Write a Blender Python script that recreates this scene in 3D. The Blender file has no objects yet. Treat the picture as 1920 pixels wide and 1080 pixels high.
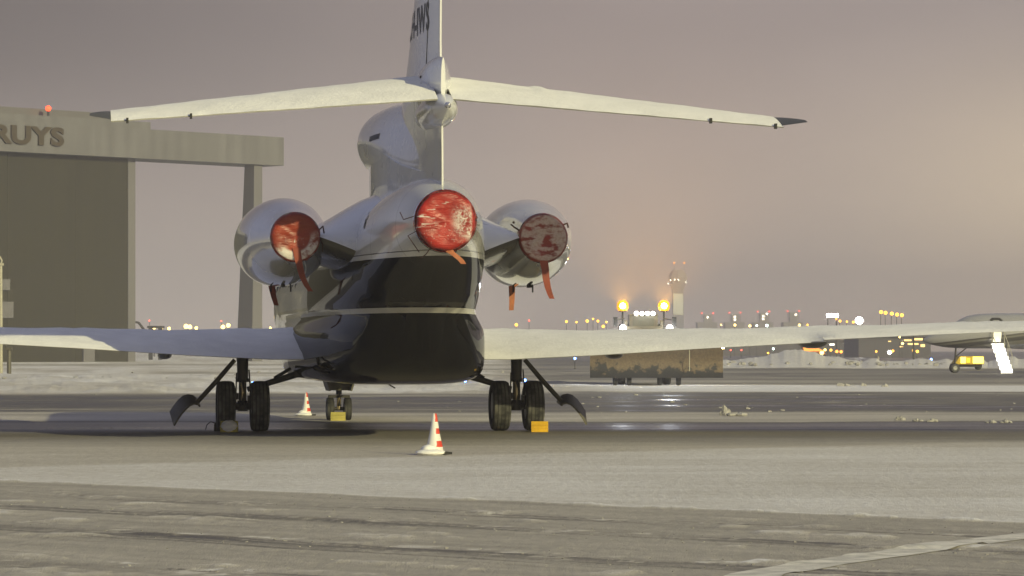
import bpy, bmesh, math, random
import numpy as np
from mathutils import Vector, Matrix

R = math.radians
random.seed(7)
SC = bpy.context.scene
COL = SC.collection

# ------------------------------------------------------------------ camera, world, sun
F = 6325.0            # focal length in photo pixels (1920 wide)
HZ = 655.0            # row of the horizon
CH = 1.33             # eye height
cam = bpy.data.cameras.new("camera")
cam.sensor_width = 36.0
cam.lens = 36.0 * F / 1920.0
cam.shift_y = (HZ - 540.0) / 1920.0
cam.clip_start = 0.5
cam.clip_end = 9000.0
camo = bpy.data.objects.new("camera", cam)
COL.objects.link(camo)
camo.location = (0, 0, CH)
camo.rotation_euler = (R(90), 0, 0)
SC.camera = camo
SC.view_settings.view_transform = 'Standard'
SC.view_settings.look = 'None'
SC.view_settings.exposure = -0.12
SC.view_settings.gamma = 1.0
SC.cycles.max_bounces = 6
SC.cycles.volume_bounces = 2
SC.cycles.sample_clamp_indirect = 4.0

SUN_EL, SUN_AZ = 19.3, 38.5        # light travels 38.5 degrees left of the view, 19 degrees down
sun = bpy.data.lights.new("floodlight", 'SUN')
sun.energy = 4.4
sun.angle = R(0.5)
sun.color = (1.0, 0.91, 0.50)
suno = bpy.data.objects.new("floodlight", sun)
COL.objects.link(suno)
sd = Vector((-math.sin(R(SUN_AZ)) * math.cos(R(SUN_EL)), math.cos(R(SUN_AZ)) * math.cos(R(SUN_EL)), -math.sin(R(SUN_EL))))
suno.rotation_euler = sd.to_track_quat('-Z', 'Y').to_euler()
suno.location = (20, -30, 20)

world = bpy.data.worlds.new("World")
SC.world = world
world.use_nodes = True


class NT:
    """small helper to write node trees"""
    def __init__(s, tree):
        s.t = tree
        s.n = tree.nodes
        s.l = tree.links

    def node(s, typ, **kw):
        n = s.n.new(typ)
        for k, v in kw.items():
            setattr(n, k, v)
        return n

    def put(s, sock, v):
        if hasattr(v, 'is_linked') or hasattr(v, 'links'):
            s.l.new(v, sock)
        else:
            if isinstance(v, (tuple, list)) and len(v) == 3 and len(sock.default_value) == 4:
                v = (*v, 1.0)
            sock.default_value = v

    def math(s, op, a, b=0.0, c=0.0, clamp=False):
        n = s.node('ShaderNodeMath', operation=op, use_clamp=clamp)
        for i, v in enumerate((a, b, c)):
            s.put(n.inputs[i], v)
        return n.outputs[0]

    def smooth(s, v, lo, hi, a=0.0, b=1.0):
        n = s.node('ShaderNodeMapRange', interpolation_type='SMOOTHSTEP')
        s.put(n.inputs[0], v)
        for i, x in enumerate((lo, hi, a, b)):
            n.inputs[i + 1].default_value = x
        return n.outputs[0]

    def mix(s, f, a, b):
        n = s.node('ShaderNodeMix', data_type='RGBA')
        s.put(n.inputs[0], f)
        s.put(n.inputs[6], a)
        s.put(n.inputs[7], b)
        return n.outputs[2]

    def scale(s, col, f):
        n = s.node('ShaderNodeVectorMath', operation='SCALE')
        s.put(n.inputs[0], col)
        s.put(n.inputs[3], f)
        return n.outputs[0]

    def add(s, a, b):
        n = s.node('ShaderNodeVectorMath', operation='ADD')
        s.put(n.inputs[0], a)
        s.put(n.inputs[1], b)
        return n.outputs[0]

    def noise(s, vec, scale, detail=4.0, rough=0.55):
        n = s.node('ShaderNodeTexNoise')
        if vec is not None:
            s.put(n.inputs['Vector'], vec)
        n.inputs['Scale'].default_value = scale
        n.inputs['Detail'].default_value = detail
        n.inputs['Roughness'].default_value = rough
        return n.outputs[0]

    def mapping(s, vec, scl=(1, 1, 1), rot=(0, 0, 0), loc=(0, 0, 0)):
        n = s.node('ShaderNodeMapping')
        s.put(n.inputs[0], vec)
        n.inputs[1].default_value = loc
        n.inputs[2].default_value = rot
        n.inputs[3].default_value = scl
        return n.outputs[0]

    def ramp(s, f, stops):
        n = s.node('ShaderNodeValToRGB')
        s.put(n.inputs[0], f)
        e = n.color_ramp.elements
        while len(e) < len(stops):
            e.new(0.5)
        for el, (p, c) in zip(e, stops):
            el.position = p
            el.color = (*c, 1.0) if isinstance(c, tuple) else (c, c, c, 1.0)
        return n.outputs[0]


# the night sky: low cloud lit by the city, pink-grey near the horizon, bluish overhead,
# a yellowish glow of the apron lights off to the right
w = NT(world.node_tree)
bg = w.n['Background']
tc = w.node('ShaderNodeTexCoord')
sx = w.node('ShaderNodeSeparateXYZ')
w.l.new(tc.outputs['Generated'], sx.inputs[0])
dx, dy, dz = sx.outputs
front = w.smooth(dy, 0.2, 0.8)
c = w.mix(w.smooth(dz, 0.0, 0.11), (0.64, 0.53, 0.455), (0.37, 0.315, 0.305))
c = w.scale(c, w.smooth(dz, 0.0, 0.035, 1.22, 1.0))
lft = w.math('MULTIPLY', w.smooth(dx, 0.06, -0.2), w.smooth(dz, 0.0, 0.10))
c = w.scale(c, w.math('SUBTRACT', 1.0, w.math('MULTIPLY', w.math('MULTIPLY', lft, front), 0.52)))
gx = w.math('DIVIDE', w.math('SUBTRACT', dx, 0.17), 0.065)
gz = w.math('DIVIDE', w.math('SUBTRACT', dz, 0.035), 0.045)
g = w.math('EXPONENT', w.math('MULTIPLY', w.math('ADD', w.math('MULTIPLY', gx, gx), w.math('MULTIPLY', gz, gz)), -1.0))
g = w.math('MULTIPLY', g, front)
gcol = w.scale((0.42, 0.325, 0.15), g)
c = w.add(c, gcol)
# warm glow of the city lamps low behind the snow plough
hx_ = w.math('DIVIDE', w.math('SUBTRACT', dx, 0.04), 0.09)
hz_ = w.math('DIVIDE', w.math('SUBTRACT', dz, 0.015), 0.05)
g2 = w.math('EXPONENT', w.math('MULTIPLY', w.math('ADD', w.math('MULTIPLY', hx_, hx_), w.math('MULTIPLY', hz_, hz_)), -1.0))
c = w.add(c, w.scale((0.11, 0.082, 0.048), w.math('MULTIPLY', g2, front)))
side = w.math('MULTIPLY', w.smooth(dx, -0.22, -0.55), w.smooth(dz, 0.95, 0.3))
c = w.mix(side, c, (0.235, 0.255, 0.37))
c = w.scale(c, w.smooth(dy, -0.3, 0.6, 0.72, 1.0))
c = w.mix(w.smooth(dz, 0.13, 0.55), c, (0.22, 0.235, 0.335))
cl = w.noise(w.mapping(tc.outputs['Generated'], (3, 3, 9)), 2.0, 3.0)
c = w.scale(c, w.smooth(cl, 0.2, 0.8, 0.93, 1.07))
w.l.new(c, bg.inputs[0])
bg.inputs[1].default_value = 1.0


def P(u, v, D):
    """point seen at photo pixel (u, v) at distance D"""
    return Vector(((u - 960.0) * D / F, D, CH - (v - HZ) * D / F))


def GX(u, D):
    return (u - 960.0) * D / F


def DV(v):
    return F * CH / (v - HZ)


# ------------------------------------------------------------------ materials
MATS = {}


def material(name):
    m = bpy.data.materials.new(name)
    m.use_nodes = True
    MATS[name] = m
    t = NT(m.node_tree)
    b = t.n['Principled BSDF']
    return m, t, b


def simple(name, col, rough=0.6, metal=0.0, coat=0.0, vary=0.12, vscale=3.0, bump=0.0):
    m, t, b = material(name)
    tcn = t.node('ShaderNodeTexCoord')
    n = t.noise(tcn.outputs['Object'], vscale, 6.0, 0.6)
    f = t.smooth(n, 0.25, 0.75, 1.0 - vary, 1.0 + vary)
    t.l.new(t.scale(col, f), b.inputs['Base Color'])
    t.put(b.inputs['Roughness'], t.smooth(n, 0.2, 0.8, max(rough - 0.06, 0.02), min(rough + 0.08, 1.0)))
    b.inputs['Metallic'].default_value = metal
    b.inputs['Coat Weight'].default_value = coat
    b.inputs['Coat Roughness'].default_value = 0.04
    if bump:
        bn = t.node('ShaderNodeBump')
        bn.inputs['Strength'].default_value = 0.6
        bn.inputs['Distance'].default_value = bump
        t.put(bn.inputs['Height'], t.noise(tcn.outputs['Object'], vscale * 6, 5.0))
        t.l.new(bn.outputs[0], b.inputs['Normal'])
    return m


def lamp(name, col, strength):
    m, t, b = material(name)
    b.inputs['Base Color'].default_value = (*[min(x, 0.8) for x in col], 1)
    b.inputs['Emission Color'].default_value = (*col, 1)
    b.inputs['Emission Strength'].default_value = strength
    try:
        m.cycles.emission_sampling = 'NONE'
    except Exception:
        pass
    return m


WHITE = simple('white_paint', (0.72, 0.73, 0.74), 0.28, coat=1.0, vary=0.05, vscale=1.2)
PYLON_SHADE = simple('pylon_underside_shade', (0.055, 0.055, 0.048), 0.3, coat=0.6)  # shade of the pylon's unlit lower faces, put into the colour
NACP = simple('polished_nacelle_paint', (0.66, 0.66, 0.65), 0.13, metal=0.3, coat=1.0, vary=0.05, vscale=1.5)
SNOW = simple('settled_snow', (0.82, 0.82, 0.80), 0.9, vary=0.06, vscale=2.5, bump=0.02)
CLOD = simple('dirty_snow', (0.36, 0.35, 0.335), 0.9, vary=0.25, vscale=4.0, bump=0.03)
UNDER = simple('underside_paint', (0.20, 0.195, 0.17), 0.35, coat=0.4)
TIPGREY = simple('bare_tip_metal', (0.085, 0.085, 0.07), 0.45, metal=0.3)
BLACKP = simple('black_paint', (0.008, 0.008, 0.009), 0.2, coat=1.0)
GEAR = simple('gear_metal', (0.045, 0.042, 0.036), 0.45, metal=0.4)
BRASS = simple('oleo_metal', (0.42, 0.34, 0.20), 0.3, metal=0.8)
DOORM = simple('gear_door_paint', (0.085, 0.078, 0.055), 0.5)
CHROME = simple('polished_lip', (0.7, 0.7, 0.7), 0.12, metal=1.0)
DARK = simple('dark_void', (0.012, 0.012, 0.012), 0.7)
STRAP = simple('dark_strap', (0.05, 0.02, 0.015), 0.8)
RIB = simple('red_ribbon', (0.22, 0.045, 0.025), 0.7, vary=0.25, vscale=5)
RIBO = simple('orange_ribbon', (0.36, 0.12, 0.05), 0.7, vary=0.25, vscale=5)
YEL = simple('yellow_chock_paint', (0.62, 0.36, 0.012), 0.5, vary=0.2, vscale=6)
PALEY = simple('pale_chock_paint', (0.42, 0.36, 0.09), 0.6, vary=0.2, vscale=6)
LETTER = simple('black_letter_paint', (0.014, 0.014, 0.017), 0.4)
GLASS = simple('dark_glass', (0.02, 0.022, 0.028), 0.06, coat=0.5)


def livery():
    m, t, b = material('jet_livery')
    tcn = t.node('ShaderNodeTexCoord')
    s = t.node('ShaderNodeSeparateXYZ')
    t.l.new(tcn.outputs['Object'], s.inputs[0])
    x, y, z = s.outputs
    n = t.noise(tcn.outputs['Object'], 1.3, 5.0)
    zz = z
    # white above, a thin dark line, black below with a silver waist line
    xo = t.math('ADD', x, t.math('MULTIPLY', t.math('SUBTRACT', zz, 1.9), 0.12))
    fwd = t.math('MULTIPLY', t.math('GREATER_THAN', xo, -0.8), t.math('GREATER_THAN', zz, 1.9))
    fwd = t.math('MAXIMUM', fwd, t.math('MULTIPLY', t.math('GREATER_THAN', xo, 1.0), t.math('GREATER_THAN', zz, 1.0)))
    white = t.math('MAXIMUM', t.math('GREATER_THAN', zz, 2.60), fwd)
    line = t.math('MULTIPLY', t.math('GREATER_THAN', zz, 2.665), t.math('LESS_THAN', zz, 2.68))
    sil = t.math('MULTIPLY', t.math('GREATER_THAN', zz, 1.85), t.math('LESS_THAN', zz, 1.925))
    thin = t.math('MULTIPLY', t.math('GREATER_THAN', zz, 1.945), t.math('LESS_THAN', zz, 2.0))
    col = t.mix(white, (0.006, 0.006, 0.007), (0.74, 0.74, 0.71))
    col = t.mix(line, col, (0.10, 0.10, 0.09))
    col = t.mix(sil, col, (0.50, 0.49, 0.44))
    col = t.mix(thin, col, (0.045, 0.043, 0.04))
    # skin joints and a little soot round the exhaust
    for xs0 in (-8.75, -7.35, -5.1, -3.2, 0.4):
        gap = t.math('LESS_THAN', t.math('ABSOLUTE', t.math('SUBTRACT', x, xs0)), 0.008)
        col = t.mix(t.math('MULTIPLY', gap, 0.45), col, (0.08, 0.08, 0.075))
    soot = t.math('MULTIPLY', t.smooth(x, -8.8, -9.5), t.smooth(n, 0.35, 0.65, 0.1, 0.35))
    col = t.mix(soot, col, (0.12, 0.11, 0.10))
    t.l.new(t.scale(col, t.smooth(n, 0.2, 0.8, 0.94, 1.05)), b.inputs['Base Color'])
    b.inputs['Roughness'].default_value = 0.25
    t.put(b.inputs['Specular IOR Level'], t.math('MULTIPLY', white, 0.5))
    t.put(b.inputs['Coat Weight'], t.math('ADD', t.math('MULTIPLY', white, 0.4), 0.6))
    t.put(b.inputs['Coat Roughness'], t.smooth(n, 0.2, 0.8, 0.02, 0.07))
    bn = t.node('ShaderNodeBump')
    bn.inputs['Strength'].default_value = 0.05
    bn.inputs['Distance'].default_value = 0.01
    t.put(bn.inputs['Height'], t.noise(tcn.outputs['Object'], 1.7, 2.0))
    t.l.new(bn.outputs[0], b.inputs['Coat Normal'])
    return m


LIVERY = livery()


def tyre():
    m, t, b = material('tyre_rubber')
    tcn = t.node('ShaderNodeTexCoord')
    s = t.node('ShaderNodeSeparateXYZ')
    t.l.new(tcn.outputs['Object'], s.inputs[0])
    gr = t.math('SINE', t.math('MULTIPLY', s.outputs[1], 105.0))
    n = t.noise(tcn.outputs['Object'], 4.0, 3.0)
    # frozen slush dusted on the tread
    dust = t.math('MULTIPLY', t.smooth(n, 0.30, 0.72), 0.75)
    dust = t.math('MULTIPLY', dust, t.smooth(s.outputs[0], -0.05, -0.36))
    col = t.mix(dust, (0.012, 0.012, 0.012), (0.26, 0.25, 0.22))
    col = t.mix(t.math('MULTIPLY', t.math('GREATER_THAN', gr, 0.55), 0.75), col, (0.006, 0.006, 0.006))
    t.l.new(col, b.inputs['Base Color'])
    b.inputs['Roughness'].default_value = 0.75
    return m


TYRE = tyre()
RIM = simple('wheel_rim', (0.30, 0.30, 0.28), 0.4, metal=0.5)


def cover_mat(name, red, kind):
    """red fabric with wind-packed snow caught in the creases"""
    m, t, b = material(name)
    tcn = t.node('ShaderNodeTexCoord')
    o = tcn.outputs['Object']
    s = t.node('ShaderNodeSeparateXYZ')
    t.l.new(o, s.inputs[0])
    x, y, z = s.outputs              # y left of the jet, z up, in units of the cover radius
    r = t.math('SQRT', t.math('ADD', t.math('MULTIPLY', y, y), t.math('MULTIPLY', z, z)))
    fine = t.noise(o, 26.0, 6.0, 0.7)
    big = t.noise(o, 4.0, 5.0, 0.6)
    if kind == 'centre':
        st = t.noise(t.mapping(o, (1, 2.2, 14), (R(-18), 0, 0)), 1.6, 4.0, 0.55)
        a = t.math('MULTIPLY', t.smooth(st, 0.60, 0.66), t.smooth(t.math('SUBTRACT', z, t.math('MULTIPLY', y, -0.9)), 0.0, 0.35))
        pt = t.math('MULTIPLY', t.smooth(y, -0.02, -0.2), t.smooth(y, -0.37, -0.31))
        pt = t.math('MULTIPLY', pt, t.smooth(z, 0.26, 0.1))
        pt = t.math('MULTIPLY', pt, t.smooth(t.math('ADD', z, t.math('MULTIPLY', y, -0.6)), -0.16, 0.02))
        d = t.math('MULTIPLY', pt, t.smooth(t.math('ADD', t.math('MULTIPLY', big, 0.6), t.math('MULTIPLY', fine, 0.5)), 0.44, 0.60))
        lo = t.math('MULTIPLY', t.smooth(z, 0.02, -0.1), t.smooth(z, -0.33, -0.25))
        d = t.math('MAXIMUM', d, t.math('MULTIPLY', t.math('MULTIPLY', lo, t.smooth(fine, 0.54, 0.68)), 0.7))
        mask = t.math('MAXIMUM', a, d)
    elif kind == 'left':
        ring = t.math('MULTIPLY', t.smooth(r, 0.19, 0.235), t.smooth(r, 0.345, 0.325))
        ring = t.math('MULTIPLY', ring, t.smooth(t.math('ADD', z, t.math('MULTIPLY', y, 0.35)), 0.02, -0.16))
        mask = t.math('MULTIPLY', ring, t.smooth(big, 0.34, 0.46))
        mid = t.math('MULTIPLY', t.smooth(r, 0.2, 0.1), t.smooth(fine, 0.55, 0.66))
        mask = t.math('MAXIMUM', mask, t.math('MULTIPLY', mid, t.smooth(z, 0.04, -0.08)))
        mask = t.math('MAXIMUM', mask, t.math('MULTIPLY', t.smooth(fine, 0.6, 0.75), 0.5))
    else:
        st = t.noise(t.mapping(o, (1, 3.5, 9), (R(38), 0, 0)), 1.5, 4.0, 0.5)
        q = t.math('ADD', t.math('MULTIPLY', st, 0.75), t.math('MULTIPLY', big, 0.35))
        mask = t.math('MULTIPLY', t.smooth(q, 0.64, 0.52), t.smooth(r, 0.345, 0.32))
        mask = t.math('MULTIPLY', mask, t.smooth(fine, 0.25, 0.6, 0.30, 0.58))
    col = t.mix(t.math('MULTIPLY', mask, 0.9), t.scale(red, t.smooth(big, 0.25, 0.75, 0.72, 1.2)), (0.68, 0.66, 0.62))
    t.l.new(col, b.inputs['Base Color'])
    t.put(b.inputs['Roughness'], t.smooth(mask, 0.0, 0.4, 0.42, 0.85))
    bn = t.node('ShaderNodeBump')
    bn.inputs['Strength'].default_value = 0.8
    bn.inputs['Distance'].default_value = 0.016
    cre = t.noise(t.mapping(o, (1, 3.0, 11), (R(-22 if kind != 'right' else 40), 0, 0)), 1.8, 3.0, 0.5)
    t.put(bn.inputs['Height'], t.math('ADD', t.math('MULTIPLY', cre, 1.6), t.math('MULTIPLY', mask, 0.2)))
    t.l.new(bn.outputs[0], b.inputs['Normal'])
    return m


# ------------------------------------------------------------------ mesh builder
class MB:
    def __init__(s):
        s.v, s.f, s.m = [], [], []

    def face(s, idx, mat=0):
        s.f.append(tuple(idx))
        s.m.append(mat)

    def box(s, lo, hi, mat=0, rot=None, piv=None):
        b = len(s.v)
        for z in (lo[2], hi[2]):
            for x, y in ((lo[0], lo[1]), (hi[0], lo[1]), (hi[0], hi[1]), (lo[0], hi[1])):
                p = Vector((x, y, z))
                if rot is not None:
                    pv = Vector(piv) if piv is not None else (Vector(lo) + Vector(hi)) / 2
                    p = rot @ (p - pv) + pv
                s.v.append(p)
        for q in ((0, 3, 2, 1), (4, 5, 6, 7), (0, 1, 5, 4), (1, 2, 6, 5), (2, 3, 7, 6), (3, 0, 4, 7)):
            s.face([b + i for i in q], mat)

    def hexa(s, pts, mat=0):
        b = len(s.v)
        s.v += [Vector(p) for p in pts]
        for q in ((0, 3, 2, 1), (4, 5, 6, 7), (0, 1, 5, 4), (1, 2, 6, 5), (2, 3, 7, 6), (3, 0, 4, 7)):
            s.face([b + i for i in q], mat)

    def loft(s, secs, cap0=True, cap1=True, mat=0, matf=None, closed=True):
        n = len(secs[0])
        b = len(s.v)
        for sec in secs:
            s.v += [Vector(p) for p in sec]
        for i in range(len(secs) - 1):
            for j in range(n if closed else n - 1):
                k = (j + 1) % n
                mm = matf(i, j) if matf else mat
                s.face((b + i * n + j, b + i * n + k, b + (i + 1) * n + k, b + (i + 1) * n + j), mm)
        if cap0:
            s.face([b + j for j in range(n)][::-1], matf(0, 0) if matf and cap0 is True and mat is None else (mat or 0))
        if cap1:
            s.face([b + (len(secs) - 1) * n + j for j in range(n)], mat or 0)

    def tube(s, pts, rad, n=8, mat=0, sq=(1, 1)):
        pts = [Vector(p) for p in pts]
        if not isinstance(rad, (list, tuple)):
            rad = [rad] * len(pts)
        secs = []
        up = Vector((0, 0, 1))
        d0 = (pts[1] - pts[0]).normalized()
        if abs(d0.dot(up)) > 0.9:
            up = Vector((1, 0, 0))
        for i, p in enumerate(pts):
            d = (pts[min(i + 1, len(pts) - 1)] - pts[max(i - 1, 0)]).normalized()
            a = d.cross(up).normalized()
            c2 = a.cross(d).normalized()
            secs.append([p + (a * math.cos(2 * math.pi * k / n) * sq[0] + c2 * math.sin(2 * math.pi * k / n) * sq[1]) * rad[i] for k in range(n)])
        s.loft(secs, mat=mat)

    def lathe(s, prof, o, axis, n=32, mat=0, matf=None, cap=(False, False)):
        """prof: (radius, distance along axis)"""
        o, ax = Vector(o), Vector(axis).normalized()
        up = Vector((0, 0, 1)) if abs(ax.z) < 0.9 else Vector((1, 0, 0))
        a = ax.cross(up).normalized()
        c2 = a.cross(ax).normalized()
        secs = [[o + ax * t + (a * math.cos(2 * math.pi * k / n) + c2 * math.sin(2 * math.pi * k / n)) * max(r, 1e-4) for k in range(n)] for r, t in prof]
        s.loft(secs, cap[0], cap[1], mat, matf=matf)

    def ball(s, c, r, n=10, mat=0, sc=(1, 1, 1), jit=0.0):
        c = Vector(c)
        secs = []
        for i in range(n + 1):
            th = math.pi * i / n
            ring = []
            for k in range(n * 2):
                ph = math.pi * k / n
                q = 1 + random.uniform(-jit, jit)
                ring.append(c + Vector((math.sin(th) * math.cos(ph) * sc[0], math.sin(th) * math.sin(ph) * sc[1], math.cos(th) * sc[2])) * r * q)
            secs.append(ring)
        s.loft(secs, False, False, mat)

    def strip(s, prof, wid, th, mat=0):
        """thick sheet: prof = list of points, wid = vector across"""
        prof = [Vector(p) for p in prof]
        wid = Vector(wid)
        secs = []
        for i, p in enumerate(prof):
            d = (prof[min(i + 1, len(prof) - 1)] - prof[max(i - 1, 0)]).normalized()
            nn = d.cross(wid).normalized() * th / 2
            ww = wid / 2
            secs.append([p - ww - nn, p + ww - nn, p + ww + nn, p - ww + nn])
        s.loft(secs, mat=mat)

    def build(s, name, mats, parent=None, smooth=True, angle=40, loc=None, fixn=True):
        me = bpy.data.meshes.new(name)
        me.from_pydata([tuple(p) for p in s.v], [], s.f)
        if not isinstance(mats, (list, tuple)):
            mats = [mats]
        for m in mats:
            me.materials.append(m)
        me.polygons.foreach_set('material_index', s.m)
        if fixn:
            bm = bmesh.new()
            bm.from_mesh(me)
            bmesh.ops.remove_doubles(bm, verts=bm.verts, dist=1e-5)
            bmesh.ops.recalc_face_normals(bm, faces=bm.faces)
            bm.to_mesh(me)
            bm.free()
        if smooth:
            me.polygons.foreach_set('use_smooth', [True] * len(me.polygons))
            me.set_sharp_from_angle(angle=R(angle))
        me.update()
        o = bpy.data.objects.new(name, me)
        COL.objects.link(o)
        if parent is not None:
            o.parent = parent
        if loc is not None:
            o.location = loc
        return o


def build_each(mb, name, mats, parent=None, **kw):
    """one object for every separate piece collected in mb"""
    par = list(range(len(mb.v)))

    def find(i):
        while par[i] != i:
            par[i] = par[par[i]]
            i = par[i]
        return i
    for f in mb.f:
        for i in f[1:]:
            par[find(i)] = find(f[0])
    groups = {}
    for f, m in zip(mb.f, mb.m):
        groups.setdefault(find(f[0]), []).append((f, m))
    out = []
    for g in groups.values():
        nb, mp = MB(), {}
        for f, m in g:
            for i in f:
                if i not in mp:
                    mp[i] = len(nb.v)
                    nb.v.append(mb.v[i])
            nb.face([mp[i] for i in f], m)
        out.append(nb.build(name, mats, parent, **kw))
    return out


def tag(o, label=None, cat=None, group=None, kind=None):
    if label:
        o['label'] = label
    if cat:
        o['category'] = cat
    if group:
        o['group'] = group
    if kind:
        o['kind'] = kind
    return o


def thing(name, label, cat, loc, rz=0.0, group=None):
    o = bpy.data.objects.new(name, None)
    COL.objects.link(o)
    o.empty_display_size = 0.3
    o.location = loc
    o.rotation_euler = (0, 0, rz)
    return tag(o, label, cat, group)


def dup(root, loc, label=None, rz=None):
    r = root.copy()
    COL.objects.link(r)
    r.location = loc
    if rz is not None:
        r.rotation_euler = (0, 0, rz)
    if label:
        r['label'] = label
    for ch in list(root.children):
        c1 = ch.copy()
        COL.objects.link(c1)
        c1.parent = r
        for g1 in ch.children:
            c2 = g1.copy()
            COL.objects.link(c2)
            c2.parent = c1
    return r


def lerp_table(tab, x):
    """tab rows (key, a, b, ...), ascending key; smooth (catmull-rom like) interpolation"""
    ks = [r[0] for r in tab]
    if x <= ks[0]:
        return tab[0][1:]
    if x >= ks[-1]:
        return tab[-1][1:]
    i = max(k for k in range(len(ks) - 1) if ks[k] <= x)
    h = ks[i + 1] - ks[i]
    t = (x - ks[i]) / h
    out = []
    for c in range(1, len(tab[0])):
        p0, p1 = tab[i][c], tab[i + 1][c]
        m0 = (tab[i + 1][c] - tab[i - 1][c]) / (ks[i + 1] - ks[i - 1]) if i > 0 else (p1 - p0) / h
        m1 = (tab[i + 2][c] - tab[i][c]) / (ks[i + 2] - ks[i]) if i + 2 < len(ks) else (p1 - p0) / h
        t2, t3 = t * t, t * t * t
        out.append((2 * t3 - 3 * t2 + 1) * p0 + (t3 - 2 * t2 + t) * m0 * h + (-2 * t3 + 3 * t2) * p1 + (t3 - t2) * m1 * h)
    return out


# ------------------------------------------------------------------ ground
def vnoise(x, y, seed=0):
    xi, yi = np.floor(x).astype(np.int64), np.floor(y).astype(np.int64)
    xf, yf = x - xi, y - yi
    u, v = xf * xf * (3 - 2 * xf), yf * yf * (3 - 2 * yf)

    def h(a, b):
        n = (a * 374761393 + b * 668265263 + seed * 982451653) & 0x7fffffff
        n = ((n ^ (n >> 13)) * 1274126177) & 0x7fffffff
        return ((n ^ (n >> 16)) & 0xffff) / 65535.0
    return (h(xi, yi) * (1 - u) + h(xi + 1, yi) * u) * (1 - v) + (h(xi, yi + 1) * (1 - u) + h(xi + 1, yi + 1) * u) * v


def fbm(x, y, seed=0, oct=4):
    a, s, t = 0.5, 0.0, 0.0
    for i in range(oct):
        s = s + a * vnoise(x * 2 ** i, y * 2 ** i, seed + i)
        t += a
        a *= 0.55
    return s / t


def sst(x, a, b):
    t = np.clip((x - a) / (b - a), 0, 1)
    return t * t * (3 - 2 * t)


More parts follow.
